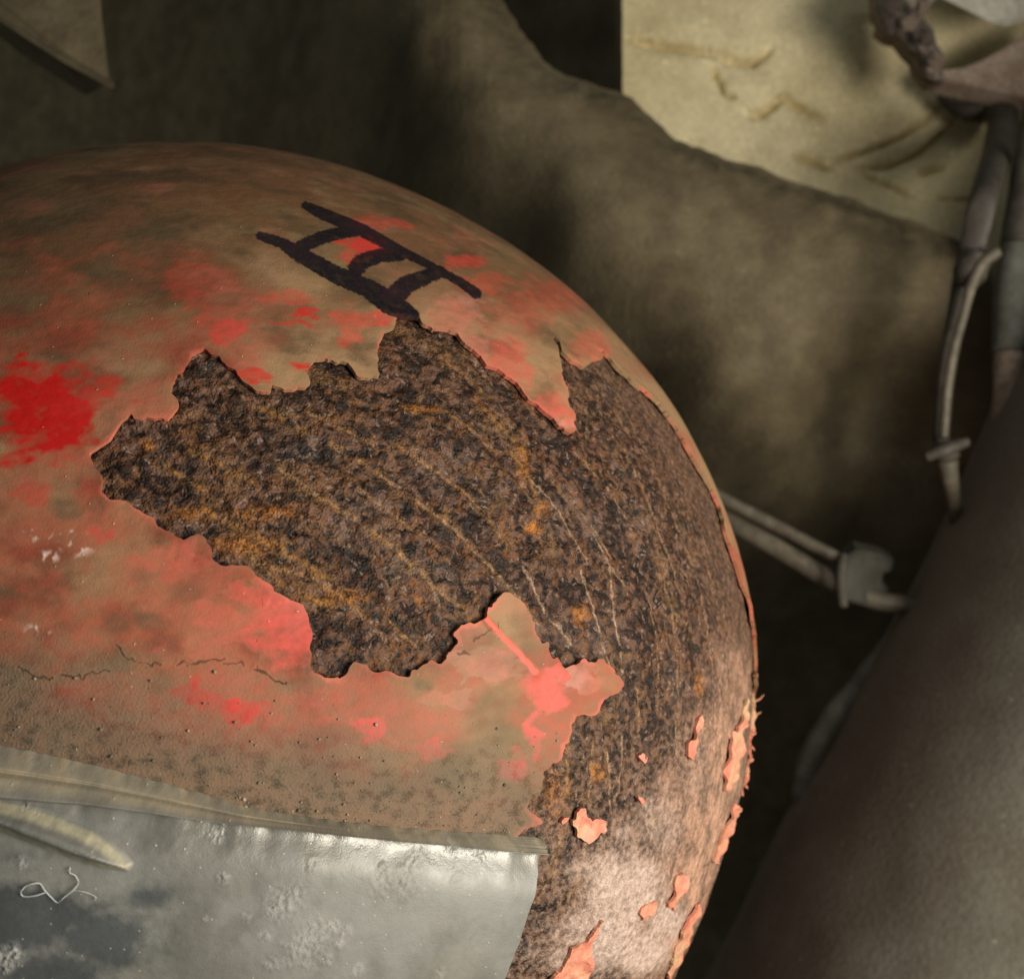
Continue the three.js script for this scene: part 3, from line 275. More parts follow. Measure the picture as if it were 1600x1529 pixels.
// ---------------------------------------------------------------- paint: red under an uneven film of dried dirt
const RED = [0.5, 0.008, 0.005], CORAL = [0.62, 0.09, 0.066], CHALK = [0.56, 0.3, 0.24], DUST = [0.3, 0.178, 0.09], BROWN = [0.15, 0.07, 0.03], OLIVE = [0.165, 0.115, 0.05], SOIL = [0.145, 0.115, 0.076];
const paintTex = bake(1664, 1664, (u, v, o) => {
  const a = A0 + u * AS, b = A0 + v * AS;
  const big = fbm(a * 3.1 + 2, b * 3.1, 4), mid = fbm(a * 9 + 11, b * 13, 5), fin = fbm(a * 60, b * 80, 3), grain = noise(a * 520, b * 520), g2 = noise(a * 1100 + 3, b * 1100);
  const drift = fbm(a * 22 + b * 8, b * 55 - a * 16, 4);
  // dirt film
  let c = mix3(DUST, BROWN, sm(-0.35, 0.45, big * 0.9 + mid * 0.6 + sm(0.25, 0.95, b - a * 0.35) * 0.7 - 0.2));
  c = mix3(c, OLIVE, 0.65 * sm(0.0, 0.45, fbm(a * 5 - 3, b * 6 + 8, 4) + drift * 0.3));
  c = mix3(c, [0.3, 0.19, 0.11], 0.35 * sm(0.0, 0.6, drift * 0.5 + mid));
  // thin places let the red through, then the rubbed patches
  c = mix3(c, [0.075, 0.045, 0.02], 0.75 * sm(-0.08, 0.38, fbm(a * 10 + 60, b * 14, 5)) * sm(0.6, -0.1, a - b * 0.5));
  let red = 0.36 * sm(-0.25, 0.4, mid + big * 0.5 + 0.2 * sm(0.3, -0.4, a) + 0.15 * sm(0.3, 0, b) - 0.5 * sm(0.4, 0.85, b)), hue = 0.35;
  const wob = 0.7 * fbm(a * 24, b * 34, 5) + 0.2 * drift;
  const wa = 0.034 * fbm(a * 20 + 5, b * 36, 4), wb = 0.022 * fbm(a * 34 - 8, b * 60 + 2, 3), s = blobs(REDS, a + wa, b + wb, wob, 0.5); const sh = BH;
  const edgeD = hole(a, b);
  if (s > red) { red = s; hue = sh; }
  red = clamp(red * (0.86 + 0.45 * fin + 0.3 * drift));
  let paint = mix3(RED, CORAL, clamp(hue * 1.15 + 0.25 * mid));
  paint = mix3(paint, CHALK, 0.6 * sm(0.85, 1.1, hue + 0.3 * mid));
  c = mix3(c, paint, clamp(red));
  const st = blobs(STAINS, a, b, 0.5 * fbm(a * 40, b * 40, 3));
  c = mix3(c, [0.1, 0.075, 0.038], clamp(st * 0.75 * (0.8 + fin)));
  // gritty soil dried along the shield
  const eb = edgeBelow(a, b), soil = sm(0.17, 0.02, eb + 0.08 * mid + 0.03 * fin) * (0.85 + 0.35 * fin + 0.2 * grain);
  c = mix3(c, mix3(SOIL, [0.07, 0.053, 0.034], sm(-0.1, 0.5, fin + grain * 0.4)), clamp(soil));
  // chalky rubs and specks
  const sc = blobs(SCUFFS, a, b, 0.3) * sm(0.16, 0.42, fbm(a * 90, b * 60, 3) + 0.1);
  c = mix3(c, [0.72, 0.52, 0.45], clamp(sc));
  worley(a * 34 + 3, b * 34); const speck = WID > 0.84 ? sm(0.035, 0.015, W1 + 0.01 * grain) : 0;
  c = mix3(c, [0.6, 0.5, 0.38], speck * 0.8);
  worley(a * 60 - 9, b * 60 + 4); const pit = WID > 0.975 ? sm(0.06, 0.02, W1) : 0;
  c = mix3(c, [0.05, 0.035, 0.02], pit * 0.7);
  // torn rim: fresh paint in section
  const rim = sm(0.0065, 0.0015, edgeD + 0.004 * fin) * (0.15 + 0.7 * noise(a * 24, b * 24));
  c = mix3(c, mix3(CORAL, [0.62, 0.2, 0.13], 0.5 + 0.5 * mid), clamp(rim));
  // fold, cracks, marker strokes
  const fd = sm(0.003, -0.002, foldDist(a, b) + 0.002 * fin); c = mix3(c, [0.66, 0.14, 0.1], fd * 0.9);
  const cd = crackDist(a + 0.0035 * noise(a * 130, b * 130), b + 0.0035 * noise(a * 130 + 7, b * 130)), ck = sm(0.0014, 0.0004, cd) * (0.75 + 0.4 * noise(a * 60, b * 60)); c = mix3(c, [0.045, 0.03, 0.018], ck * 0.9);
  const md = markDist(a, b) + 0.0022 * noise(a * 190, b * 190) + 0.0015 * fin, ink = sm(0.0018, -0.0016, md);
  c = mix3(c, mix3([0.006, 0.0045, 0.007], [0.018, 0.008, 0.013], sm(0, 0.5, mid + fin)), ink * clamp(0.95 + 0.25 * fin - 0.1 * grain));
  const gs = 1 + 0.075 * grain + 0.06 * g2 + 0.1 * fin;
  o[0] = c[0] * gs; o[1] = c[1] * gs; o[2] = c[2] * gs;
  o[3] = 0.5 + 0.1 * fin + 0.05 * grain * (1 - red) + soil * 0.08 * (grain + g2) + 0.08 * mid - 0.2 * ck + 0.06 * sm(0.006, 0.001, cd) * (1 - ck) + 0.2 * fd + speck * 0.3 - pit * 0.2;
  o[4] = mix(mix(0.72, 0.5, clamp(red)), 0.45, ink) + 0.1 * fin + soil * 0.2;
});
const P = (o) => new THREE.MeshPhysicalMaterial({ roughness: 1, metalness: 0, ...o });
const paintMat = P({ ...paintTex, bumpScale: 0.0008, specularIntensity: 0.55 });

// ---------------------------------------------------------------- corroded steel
const region = (list, n, k) => sampled(A0, A0, AS, n, (a, b) => blobs(list, a, b, k * fbm(a * 14, b * 14, 4), 0.2));
const paleAt = region(PALE, 400, 0.25), tanAt = region(TAN, 400, 0.5), greyAt = region(GREY, 300, 0.5), orangeAt = region(ORANGE, 500, 0.4);
function rings(th, phi, f, off) {                      // streaks that run round the pole, broken along their way
  const w = th + 0.005 * noise(th * 20 + off, phi * 7) + 0.0025 * noise(th * 60 + off, phi * 26), n = noise(w * f + off, phi * 1.1 + off);
  return sm(0.8, 0.985, 1 - Math.abs(n) * 1.9);
}
const macro = (a, b) => {                              // relief carried by the mesh, metres
  const th = Math.hypot(a, b), phi = Math.atan2(b, a), p = Math.max(paleAt(a, b), tanAt(a, b)), calm = 1 - 0.65 * p - 0.35 * sm(0.75, 1.05, th);
  worley(a * 52 + 0.5 * noise(a * 30, b * 30), b * 52 + 0.5 * noise(a * 30 + 9, b * 30)); const lump = 1 - W1 * 1.2, id = WID;
  return -0.0010 + calm * (0.00034 * lump + 0.0009 * fbm(a * 16, b * 16, 3) + 0.0006 * fbm(a * 60 + 7, b * 60, 2)) + 0.0003 * noise(th * 34, phi * 2) + 0.00012 * noise(th * 120, phi * 4) + 0.0004 * p;
};
const rustTex = bake(1664, 1664, (u, v, o) => {
  const a = A0 + u * AS, b = A0 + v * AS;
  if (hole(a, b) > 0.02) { o[0] = 0.06; o[1] = 0.045; o[2] = 0.04; o[3] = 0.5; o[4] = 0.8; return; }
  const th = Math.hypot(a, b), phi = Math.atan2(b, a);
  const big = fbm(a * 5 + 7, b * 5, 4), mid = fbm(a * 24, b * 24, 4), fin = fbm(a * 110, b * 110, 3), gr = noise(a * 480, b * 480), g2 = noise(a * 1000, b * 1000);
  const wx = a + 0.006 * noise(a * 60, b * 60), wy = b + 0.006 * noise(a * 60 + 9, b * 60);
  worley(wx * 105, wy * 105); const c1 = W1, e1 = W2 - W1, id1 = WID;
  worley(wx * 230 + 4, wy * 230); const e2 = W2 - W1, c2 = W1, id2 = WID;
  const right = sm(0.62, 1.0, th), along = noise(th * 130, phi * 26) * 0.55 + noise(th * 300, phi * 90) * 0.45;
  let c = mix3([0.02, 0.0085, 0.0045], [0.118, 0.05, 0.023], sm(-0.4, 0.5, mid + (id1 - 0.5) * 0.6 + fin * 0.9));
  c = mix3(c, [0.145, 0.086, 0.062], 0.5 * sm(0.5, 0.85, id1 + 0.35 * fin + 0.2 * mid));
  c = mix3(c, [0.012, 0.008, 0.006], 0.72 * sm(0.34, 0.1, id1 + 0.3 * fin + 0.15 * mid));
  const gy = greyAt(a, b) * 0.7 + sm(0.1, 0.5, fbm(a * 12 - 4, b * 12 + 6, 4)) * 0.5;
  c = mix3(c, [0.165, 0.122, 0.105], clamp(gy * 0.65 * (0.35 + 0.9 * id1 + 0.5 * fin)) * 0.85);
  c = mix3(c, [0.2, 0.075, 0.022], 0.6 * sm(0.76, 0.95, id2 + 0.3 * mid));              // red-brown scale
  c = mix3(c, [0.26, 0.215, 0.19], sm(0.93, 1.0, id2 + 0.1 * gr) * 0.7);               // pale grains
  c = mix3(c, [0.013, 0.009, 0.007], 0.7 * sm(0.02, 0.36, fbm(a * 38 + 3, b * 38, 4) - 0.12 * gy));   // black pits
  c = mix3(c, mix3([0.105, 0.054, 0.033], [0.2, 0.115, 0.072], sm(-0.4, 0.5, along + fin * 0.5)), right * clamp(0.62 + 0.4 * mid));
  const patch = sm(-0.1, 0.3, fbm(a * 7 + 20, b * 7 - 5, 3) + 0.06), rag = sm(-0.25, 0.4, fin + gr * 0.35);
  const st = (0.3 * rings(th, phi, 19, 3) * patch + 0.35 * rings(th, phi, 43, 9) * sm(-0.1, 0.4, mid + 0.15 * right)) * (0.35 + 0.75 * rag);
  c = mix3(c, mix3([0.25, 0.125, 0.038], [0.42, 0.27, 0.165], sm(0.45, 0.8, th + 0.3 * mid - 0.25 * b)), clamp(st * 1.25) * 0.85);
  const low = sm(0.1, -0.2, b); c = mix3(c, [0.26, 0.175, 0.125], low * 0.55 * sm(-0.3, 0.4, fin + mid * 0.6 + gr * 0.2));
  const sd = streakAt(a + 0.0022 * noise(a * 150, b * 150), b + 0.0022 * noise(a * 150 + 7, b * 150)), slook = LT;
  if (sd < 0.02) { const w = slook[0], gap = sm(-0.55, 0.0, noise(a * 55 + 9, b * 55) + 0.5 * fin), ln = sm(1.0, 0.3, sd / w + 0.95 * fin + 0.3 * mid + 0.3 * gr) * gap, haze = 0.6 * sm(3.6, 0.6, sd / w + fin + mid) * (1 - slook[1]); c = mix3(c, [0.2, 0.1, 0.032], haze * rag); c = mix3(c, mix3([0.33, 0.155, 0.042], [0.6, 0.41, 0.27], slook[1]), clamp(ln * (0.35 + 0.7 * rag)) * (0.72 + 0.1 * slook[1])); }
  const fuzz = sm(0.05, 0.5, fbm(a * 18 + 33, b * 18, 4)) * rag; c = mix3(c, [0.2, 0.105, 0.038], fuzz * 0.6);
  const og = orangeAt(a, b); c = mix3(c, [0.48, 0.17, 0.022], clamp(og * (0.35 + 0.9 * rag)) * 0.8);
  const ta = tanAt(a, b); c = mix3(c, mix3([0.36, 0.22, 0.145], [0.54, 0.3, 0.2], sm(-0.4, 0.4, along + mid)), clamp(ta * (0.75 + 0.5 * along + 0.4 * mid)));
  const pa = paleAt(a, b), rub = sm(0.12, 0.85, pa * 0.95 + 0.12 * along + 0.12 * mid + 0.14 * fin + 0.04 * gr - 0.04);
  c = mix3(c, mix3([0.36, 0.24, 0.18], [0.56, 0.43, 0.36], sm(-0.5, 0.6, along * 0.25 + 0.5 * fin + 0.3 * mid + (pa - 0.75))), rub * 0.8);
  c = mix3(c, [0.075, 0.05, 0.038], rub * 0.4 * sm(0.1, 0.5, fbm(a * 75 + 8, b * 75, 3)));
  const gs = mix(0.86, 1, Math.max(pa, ta)) * (1 + 0.34 * gr + 0.26 * g2 + 0.3 * fin);
  o[0] = c[0] * gs; o[1] = c[1] * gs; o[2] = c[2] * gs;
  const calm = 1 - 0.4 * pa - 0.25 * right;
  o[3] = 0.5 + calm * (0.24 * fin + 0.16 * (0.55 - c1) + 0.14 * (0.5 - c2) + 0.14 * gr + 0.08 * g2 + 0.15 * mid) + 0.1 * along * right + 0.12 * st;
  o[4] = 0.68 + 0.2 * fin + 0.3 * (id2 - 0.5) - 0.1 * gy;
});
const rustMat = P({ ...rustTex, bumpScale: 0.0013, specularIntensity: 0.5 });
const flakeMat = M({ ...grime(512, 0.06, [0.62, 0.2, 0.13], [0.52, 0.32, 0.18], [0.5, 0.25, 0.13], 88, { fine: 1500, blot: 70, rough: 0.6 }), bumpScale: 0.0004 });

// ---------------------------------------------------------------- car body behind: one bent sheet through measured points
function thinPlate(pts) {                               // z over (x, y) through the points
  const n = pts.length, m = n + 3, A = Array.from({ length: m }, () => new Float64Array(m + 1)), k = (d) => d > 1e-12 ? d * Math.log(d) * 0.5 : 0;
  for (let i = 0; i < n; i++) {
    for (let j = 0; j < n; j++) A[i][j] = k((pts[i][0] - pts[j][0]) ** 2 + (pts[i][1] - pts[j][1]) ** 2) + (i === j ? 2e-4 : 0);
    A[i][n] = A[n][i] = 1; A[i][n + 1] = A[n + 1][i] = pts[i][0]; A[i][n + 2] = A[n + 2][i] = pts[i][1]; A[i][m] = pts[i][2];
  }
  for (let c = 0; c < m; c++) {
    let p = c; for (let r = c + 1; r < m; r++) if (Math.abs(A[r][c]) > Math.abs(A[p][c])) p = r; [A[c], A[p]] = [A[p], A[c]];
    for (let r = 0; r < m; r++) if (r !== c) { const f = A[r][c] / A[c][c]; if (f) for (let q = c; q <= m; q++) A[r][q] -= f * A[c][q]; }
  }
  const w = A.map((r, i) => r[m] / r[i]);
  return (x, y) => { let z = w[n] + w[n + 1] * x + w[n + 2] * y; for (let i = 0; i < n; i++) z += w[i] * k((x - pts[i][0]) ** 2 + (y - pts[i][1]) ** 2); return z; };
}
const PAN = [[-0.0037,0.689,-0.68],[0.0182,0.6503,-0.67],[0.059,0.6305,-0.66],[0.1057,0.5935,-0.65],[0.1734,0.5645,-0.64],[0.2389,0.5364,-0.63],[0.3023,0.5157,-0.62],[0.0341,0.5756,-0.63],[0.084,0.546,-0.62],[0.1344,0.5157,-0.62],[0.2016,0.4956,-0.62],[0.1185,0.4896,-0.625],[0.0694,0.5819,-0.64],[-0.0549,0.6577,-0.675],[-0.025,0.6019,-0.66],[0.0344,0.5323,-0.635],[0.104,0.457,-0.64],[0.1409,0.4227,-0.65],[-0.1168,0.7023,-0.77],[-0.0834,0.6355,-0.77],[0.0,0.5323,-0.73],[0.078,0.4486,-0.72],[-0.2574,0.7781,-0.95],[-0.2709,0.6788,-1.0],[-0.0975,0.529,-0.9],[-0.4855,0.8639,-1.12],[-0.4985,0.6894,-1.15],[0.0433,0.3846,-0.8],[-0.7271,0.9714,-1.22],[-0.7271,0.5748,-1.22],[-0.1864,0.8261,-0.86],[-0.0379,0.7658,-0.7],[0.169,0.4509,-0.65],[0.2178,0.4525,-0.67],[0.1815,0.3944,-0.67],[0.2324,0.3873,-0.66],[0.2458,0.4391,-0.63],[0.1539,0.3671,-0.71],[0.129,0.4017,-0.7],[0.2243,0.3493,-0.69],[0.1877,0.3018,-0.77],[0.2167,0.2112,-0.8],[0.1777,0.1177,-0.82],[0.3034,0.2546,-0.8],[0.3121,0.4224,-0.64],[0.3999,0.2065,-0.82],[0.0461,0.1994,-0.85],[0.1029,-0.0815,-0.95],[0.4632,-0.0815,-0.95],[-0.2845,0.3229,-1.05],[-0.298,-0.1575,-1.1],[-0.7152,0.1169,-1.2]];
const LIP = [[-0.0737,0.8364],[-0.0295,0.7369],[-0.0092,0.6964],[-0.0018,0.6817],[0.0055,0.6668],[0.0182,0.6503],[0.0342,0.638],[0.0501,0.6319],[0.0662,0.6276],[0.0781,0.6128],[0.0905,0.6021],[0.1092,0.5911],[0.1268,0.5861],[0.1503,0.577],[0.1699,0.5687],[0.1907,0.5604],[0.2133,0.5512],[0.2355,0.5408],[0.2594,0.5295],[0.2822,0.5157],[0.3695,0.4821]];
const panZ = sampled(-1, -0.25, 1.8, 260, thinPlate(PAN));
const lipLoop = [...LIP, [1.2, LIP.at(-1)[1]], [1.2, 3], [-3, 3], [-3, 1.6], [LIP[0][0], 1.6]];
const lipDist = sampled(-1, -0.25, 1.8, 500, (x, y) => signed(lipLoop, x, y));
const lip = (x, y) => lipDist(x, y) + 0.002 * noise(x * 60, y * 60) + 0.0012 * noise(x * 190, y * 190);
const panH = (x, y) => { const d = lip(x, y), roll = sm(0.03, 0, d), seal = Math.exp(-(((d - 0.012) / 0.006) ** 2)); return panZ(x, y) - 0.02 * roll * roll + 0.0034 * seal * (0.6 + noise(x * 70, y * 70) + 0.5 * noise(x * 160, y * 160)) + 0.0003 * fbm(x * 30, y * 30, 3) + 0.0007 * fbm(x * 110, y * 110, 2) * sm(0.1, 0, d); };
const pan = mesh('underbody', cutSheet({ x0: -0.9, y0: -0.2, x1: 0.7, y1: 1.1, fine: 0.003, coarse: 0.006, field: lip, pos: (x, y, h) => [x, y, h], height: panH, thick: 0.012, uv: (x, y) => [x, y], range: 9 }), panMat);
tag(pan, 'olive brown pressed underbody of the car behind the red cylinder', 'underbody', 'structure');

// pale body panel behind the lip, with brushed sealer beads and creases
const GROOVES = [{"p":[[0.0762,0.6922],[0.0947,0.6876],[0.1153,0.6843],[0.1297,0.681]],"w":0.0042,"d":-0.007},{"p":[[0.1297,0.681],[0.1441,0.6769],[0.1565,0.6769],[0.168,0.6852]],"w":0.0045,"d":-0.009},{"p":[[0.1285,0.6736],[0.1338,0.6633],[0.1379,0.6551],[0.1441,0.653]],"w":0.0025,"d":-0.004},{"p":[[0.1524,0.6415],[0.1647,0.6448],[0.175,0.6551]],"w":0.005,"d":-0.004},{"p":[[0.175,0.653],[0.1894,0.6448],[0.2018,0.6386]],"w":0.004,"d":-0.0025},{"p":[[0.182,0.6168],[0.1935,0.6127],[0.2067,0.6069]],"w":0.003,"d":-0.008},{"p":[[0.2067,0.6119],[0.2265,0.618],[0.2512,0.6283],[0.2759,0.6448]],"w":0.003,"d":-0.005},{"p":[[0.2203,0.6069],[0.2429,0.6098],[0.2635,0.618],[0.2849,0.6366]],"w":0.003,"d":-0.006},{"p":[[0.2265,0.6036],[0.2429,0.5974],[0.2594,0.5892]],"w":0.002,"d":-0.003},{"p":[[0.2635,0.6044],[0.28,0.6086]],"w":0.003,"d":-0.002},{"p":[[0.2759,0.588],[0.3129,0.588]],"w":0.0015,"d":-0.002},{"p":[[0.3129,0.6098],[0.3294,0.618],[0.35,0.6263]],"w":0.0028,"d":-0.005},{"p":[[0.0865,0.6983],[0.1112,0.6922],[0.1359,0.6901],[0.1565,0.6963]],"w":0.01,"d":0.004},{"p":[[0.2141,0.616],[0.2388,0.6234],[0.2677,0.6366]],"w":0.004,"d":0.004}];
for (const g of GROOVES) { const c = spline(g.p.map((q) => [...q, 0])); g.p = c.getPoints(24).map((q, i) => [q.x, q.y, Math.sqrt(Math.sin(Math.PI * clamp(i / 24, 0.02, 0.98)))]); }
function taper(line, x, y) { let b = 9, w = 0; for (const q of line) { const d = (q[0] - x) ** 2 + (q[1] - y) ** 2; if (d < b) { b = d; w = q[2]; } } return w; }
const creamZ = (x, y) => {
  let z = -0.76 - 0.10 * (y - 0.62) * (y - 0.62) / 0.04 * 0.2 + 0.006 * fbm(x * 9, y * 9, 3);
  for (const g of GROOVES) { let d = segDist(g.p, x, y, false); if (d > 6 * g.w) continue; d += 0.0008 * noise(x * 200, y * 200); z += taper(g.p, x, y) * ((g.d < 0 ? -0.010 * Math.exp(-((d / (0.5 * g.w)) ** 2)) : 0) + 0.6 * g.d * Math.exp(-((d / (1.9 * g.w)) ** 2))); }
  return z;
};
const CREAM_L = 0.0716;
const cream = mesh('body_panel', cutSheet({ x0: CREAM_L - 0.003, y0: 0.4, x1: CREAM_L + 0.45, y1: 0.82, fine: 0.00125, coarse: 0.0025, field: (x, y) => x - CREAM_L - 0.0004 * noise(y * 90, 1), pos: (x, y, h) => [x, y, h], height: creamZ, thick: 0.05, uv: (x, y) => [x, y], range: 999 }), creamMat);
tag(cream, 'cream painted body panel with creased sealer in the upper corner', 'panel', 'structure');
const hollow = mesh('wheel_well', new THREE.BoxGeometry(3.2, 3.0, 0.04), panMat); hollow.position.set(0, 0.6, -1.5);
tag(hollow, 'deep wheel well behind the lip of the underbody', 'cavity', 'structure');

// ---------------------------------------------------------------- gas cylinder
const cyl = thing('gas_cylinder', 'dusty red steel gas cylinder with a large corroded patch and black handwritten strokes', 'gas cylinder');
{
  // inner body and the straight part behind the dome
  const prof = []; for (let i = 0; i <= 40; i++) { const t = i / 40 * Math.PI / 2; prof.push(new THREE.Vector2((R - 0.004) * Math.sin(t), (R - 0.004) * Math.cos(t))); }
  prof.push(new THREE.Vector2(R - 0.004, -0.03), new THREE.Vector2(R, -0.0305), new THREE.Vector2(R, -0.14));
  for (let i = 1; i <= 12; i++) { const t = i / 12 * Math.PI / 2; prof.push(new THREE.Vector2(R * Math.cos(t), -0.14 - 0.07 * Math.sin(t))); }
  const g = new THREE.LatheGeometry(prof, 96);
  const q = new THREE.Quaternion().setFromUnitVectors(V(0, 1, 0), POLE); g.applyQuaternion(q); g.translate(CEN.x, CEN.y, CEN.z);
  mesh('inner_wall', g, M({ ...grime(512, 0.4, [0.3, 0.03, 0.02], [0.2, 0.1, 0.06], [0.1, 0.06, 0.04], 66), bumpScale: 0.0005 }), cyl);
  // corroded steel, only where the paint has gone
  const rustField = (a, b) => Math.min(0.012 - holeDist(a, b), 1.75 - Math.hypot(a, b));
  mesh('corroded_steel', cutSheet({ x0: -0.7, y0: -0.75, x1: 1.75, y1: 1.1, fine: 0.0032, coarse: 0.0128, field: rustField, pos: tank, height: macro, thick: 0, uv: tankUV, range: 99, averaged: true }), rustMat, cyl).userData.label = 'dark brown pitted rust with ochre streaks, paint gone';
  // the coat: lifts a little where it is torn
  const lift = (a, b) => { const d = hole(a, b); return 0.0004 + 0.0005 * sm(0.03, 0, d) * (0.45 + 0.8 * noise(a * 14, b * 14)) + 0.0002 * fbm(a * 12, b * 12, 3) + 0.00012 * noise(a * 45, b * 45) * sm(0.05, 0, d) + 0.0007 * sm(0.006, -0.006, foldDist(a, b)) ; };
  mesh('paint_coat', cutSheet({ x0: -1.76, y0: -1.76, x1: 1.76, y1: 1.76, fine: 0.002, coarse: 0.014, field: (a, b) => { const in_ = a > A0 && b > A0 && a < A0 + AS && b < A0 + AS; return Math.min(in_ ? hole(a, b) : a < 1.2 && b > -0.6 ? 0.5 : signed(HOLE, a, b), 1.755 - Math.hypot(a, b)); }, pos: tank, height: lift, thick: 0.001, uv: tankUV, range: 1.6 }), paintMat, cyl);
  FLAKES.forEach((f, i) => {
    const xs = f.map((p) => p[0]), ys = f.map((p) => p[1]), fd = (a, b) => -signed(f, a, b) + 0.8 * jag(a * 1.3, b * 1.3);
    const cx = xs.reduce((s, x) => s + x, 0) / xs.length, cy = ys.reduce((s, x) => s + x, 0) / ys.length;
    mesh('paint_flake', cutSheet({ x0: Math.min(...xs) - 0.01, y0: Math.min(...ys) - 0.01, x1: Math.max(...xs) + 0.01, y1: Math.max(...ys) + 0.01, fine: 0.0016, coarse: 0.0032, field: fd, pos: tank, height: (a, b) => -0.0001 + 0.0009 * sm(0.014, 0, fd(a, b)) * (0.4 + noise(a * 40 + i, b * 40)) + 0.0004 * noise(a * 60, b * 60 + i), thick: 0.0008, uv: (a, b) => [a * R + i * 0.02, b * R], range: 99 }), flakeMat, cyl);
  });
  // slivers of coat that stand off the side
  for (const [a, b, da, db] of [[1.1025,-0.0245,0.05,0.012],[1.1046,-0.0544,0.042,0.006],[1.0975,-0.0965,0.02,0.004],[1.094,-0.1234,0.018,-0.006],[1.0887,-0.1501,0.02,0.0],[1.0636,-0.2025,0.015,-0.004]]) {
    const p = tank(a, b, 0), n = V(...tank(a, b, 0.02)).sub(V(...p)).normalize(), t = V(...tank(a, b + 0.1, 0)).sub(V(...p)).normalize(), L = da * R * 0.32;
    const P0 = V(...p), P1 = P0.clone().addScaledVector(n, L * 0.5).addScaledVector(t, db * R * 0.3), P2 = P0.clone().addScaledVector(n, L).addScaledVector(t, db * R);
    mesh('paint_flake', bar([[...P0.toArray(), 0.0008], [...P1.toArray(), 0.0006], [...P2.toArray(), 0.0002]], 8, 8, 0.5, 900, 0.5), flakeMat, cyl);
  }
}

// ---------------------------------------------------------------- grey shield strapped over the foot of the dome
function railAt(r, s) { const u = clamp(s) * (r.length - 1), k = Math.min(u | 0, r.length - 2), t = u - k, p = (i) => r[clamp(i, 0, r.length - 1)], [a, b, c, d] = [p(k - 1), p(k), p(k + 1), p(k + 2)];
  return [0, 1].map((q) => 0.5 * (2 * b[q] + (c[q] - a[q]) * t + (2 * a[q] - 5 * b[q] + 4 * c[q] - d[q]) * t * t + (3 * b[q] - a[q] - 3 * c[q] + d[q]) * t * t * t)); }
const RIB = [[-0.3034,-0.0332],[-0.2654,-0.0407],[-0.2341,-0.0477],[-0.203,-0.0588],[-0.1782,-0.0693],[-0.1596,-0.0811],[-0.1471,-0.0923],[-0.139,-0.1009],[-0.142,-0.1053],[-0.1592,-0.1016],[-0.1778,-0.0967],[-0.1963,-0.09],[-0.2274,-0.0769],[-0.2649,-0.0628],[-0.303,-0.0497]], BLIS = [[0.0151,-0.151],[0.0055,-0.1584],[0.0249,-0.1463],[0.0498,-0.1868],[0.0669,-0.1851],[0.0404,-0.2035],[0.0809,-0.1902],[0.0746,-0.2038],[0.0629,-0.2204],[0.0973,-0.2358],[0.1206,-0.1291],[0.1212,-0.1453],[0.1503,-0.145],[0.1641,-0.1218],[0.1694,-0.1559],[0.2115,-0.1491],[-0.0474,-0.1211],[-0.056,-0.0777],[0.0406,-0.1136],[-0.2424,-0.0428],[-0.2551,-0.1936],[-0.2628,-0.2026],[-0.0036,-0.1852],[0.0041,-0.2176],[0.1957,-0.2593],[-0.0238,-0.163],[-0.0656,-0.1616],[0.2099,-0.1163],[0.2427,-0.1313],[0.0207,-0.2157],[-0.2427,-0.0957]].map((p, i) => [...p, [[0.023,0.6],[0.0135,0.5],[0.0108,0.6],[0.0203,0.5],[0.0108,0.7],[0.0271,0.5],[0.0095,0.5],[0.0068,0.8],[0.0068,0.8],[0.0095,0.6],[0.0068,0.8],[0.0176,0.4],[0.023,0.4],[0.0163,0.6],[0.0068,0.6],[0.0108,0.4],[0.0081,0.9],[0.0108,0.7],[0.0095,0.4],[0.0068,0.7],[0.0149,1],[0.0135,1],[0.0095,0.4],[0.0122,0.5],[0.0095,0.5],[0.0081,0.4],[0.0034,0.7],[0.0122,0.5],[0.0135,0.4],[0.0108,0.4],[0.0068,0.8]][i]].flat());
const ribDist = sampled(-0.75, -0.75, 1.2, 500, (a, b) => signed(RIB, a, b));
const blisterAt = sampled(-0.75, -0.75, 1.2, 900, (a, b) => { let s = 0; for (const [x, y, r, k] of BLIS) { const d = Math.hypot(a - x, b - y) / r; if (d < 1.6) s = Math.max(s, k * sm(1.25, 0.2, d + 0.6 * fbm(a * 90, b * 90, 3))); } return s; });
const DARK_REFLECTION = [[-0.2593,-0.1544,0.1306,-0.0004,0.0,-0.051,1],[-0.3735,-0.1721,0.1088,0.0042,-0.0022,-0.083,1],[-0.1699,-0.1769,0.0752,-0.0024,0.0004,-0.0444,0.8],[-0.211,-0.2134,0.0758,-0.0012,0.0,-0.0378,0.75],[-0.1227,-0.1348,0.041,-0.0016,0.0004,-0.0216,0.6],[-0.246,-0.09,0.041,-0.0002,0.0002,-0.0142,0.4]];
const proud = (s) => mix(0.0105, 0.0062, sm(0.1, 1, s));
function shieldAB(s, v) {
  const e = (0.003 * noise(v * 9, 3) + 0.0012 * noise(v * 30, 7)) * sm(0.9, 1, s);
  if (v < 0) { const p = railAt(CONTACT, s), q = railAt(BEND, s); return [mix(q[0], p[0], -v) + e, mix(q[1], p[1], -v) + 0.0015 * noise(s * 60, v) * sm(0.6, 1, -v)]; }
  const p = railAt(BEND, s), q = railAt(BOTTOM, s); return [mix(p[0], q[0], v) + e, mix(p[1], q[1], v)];
}
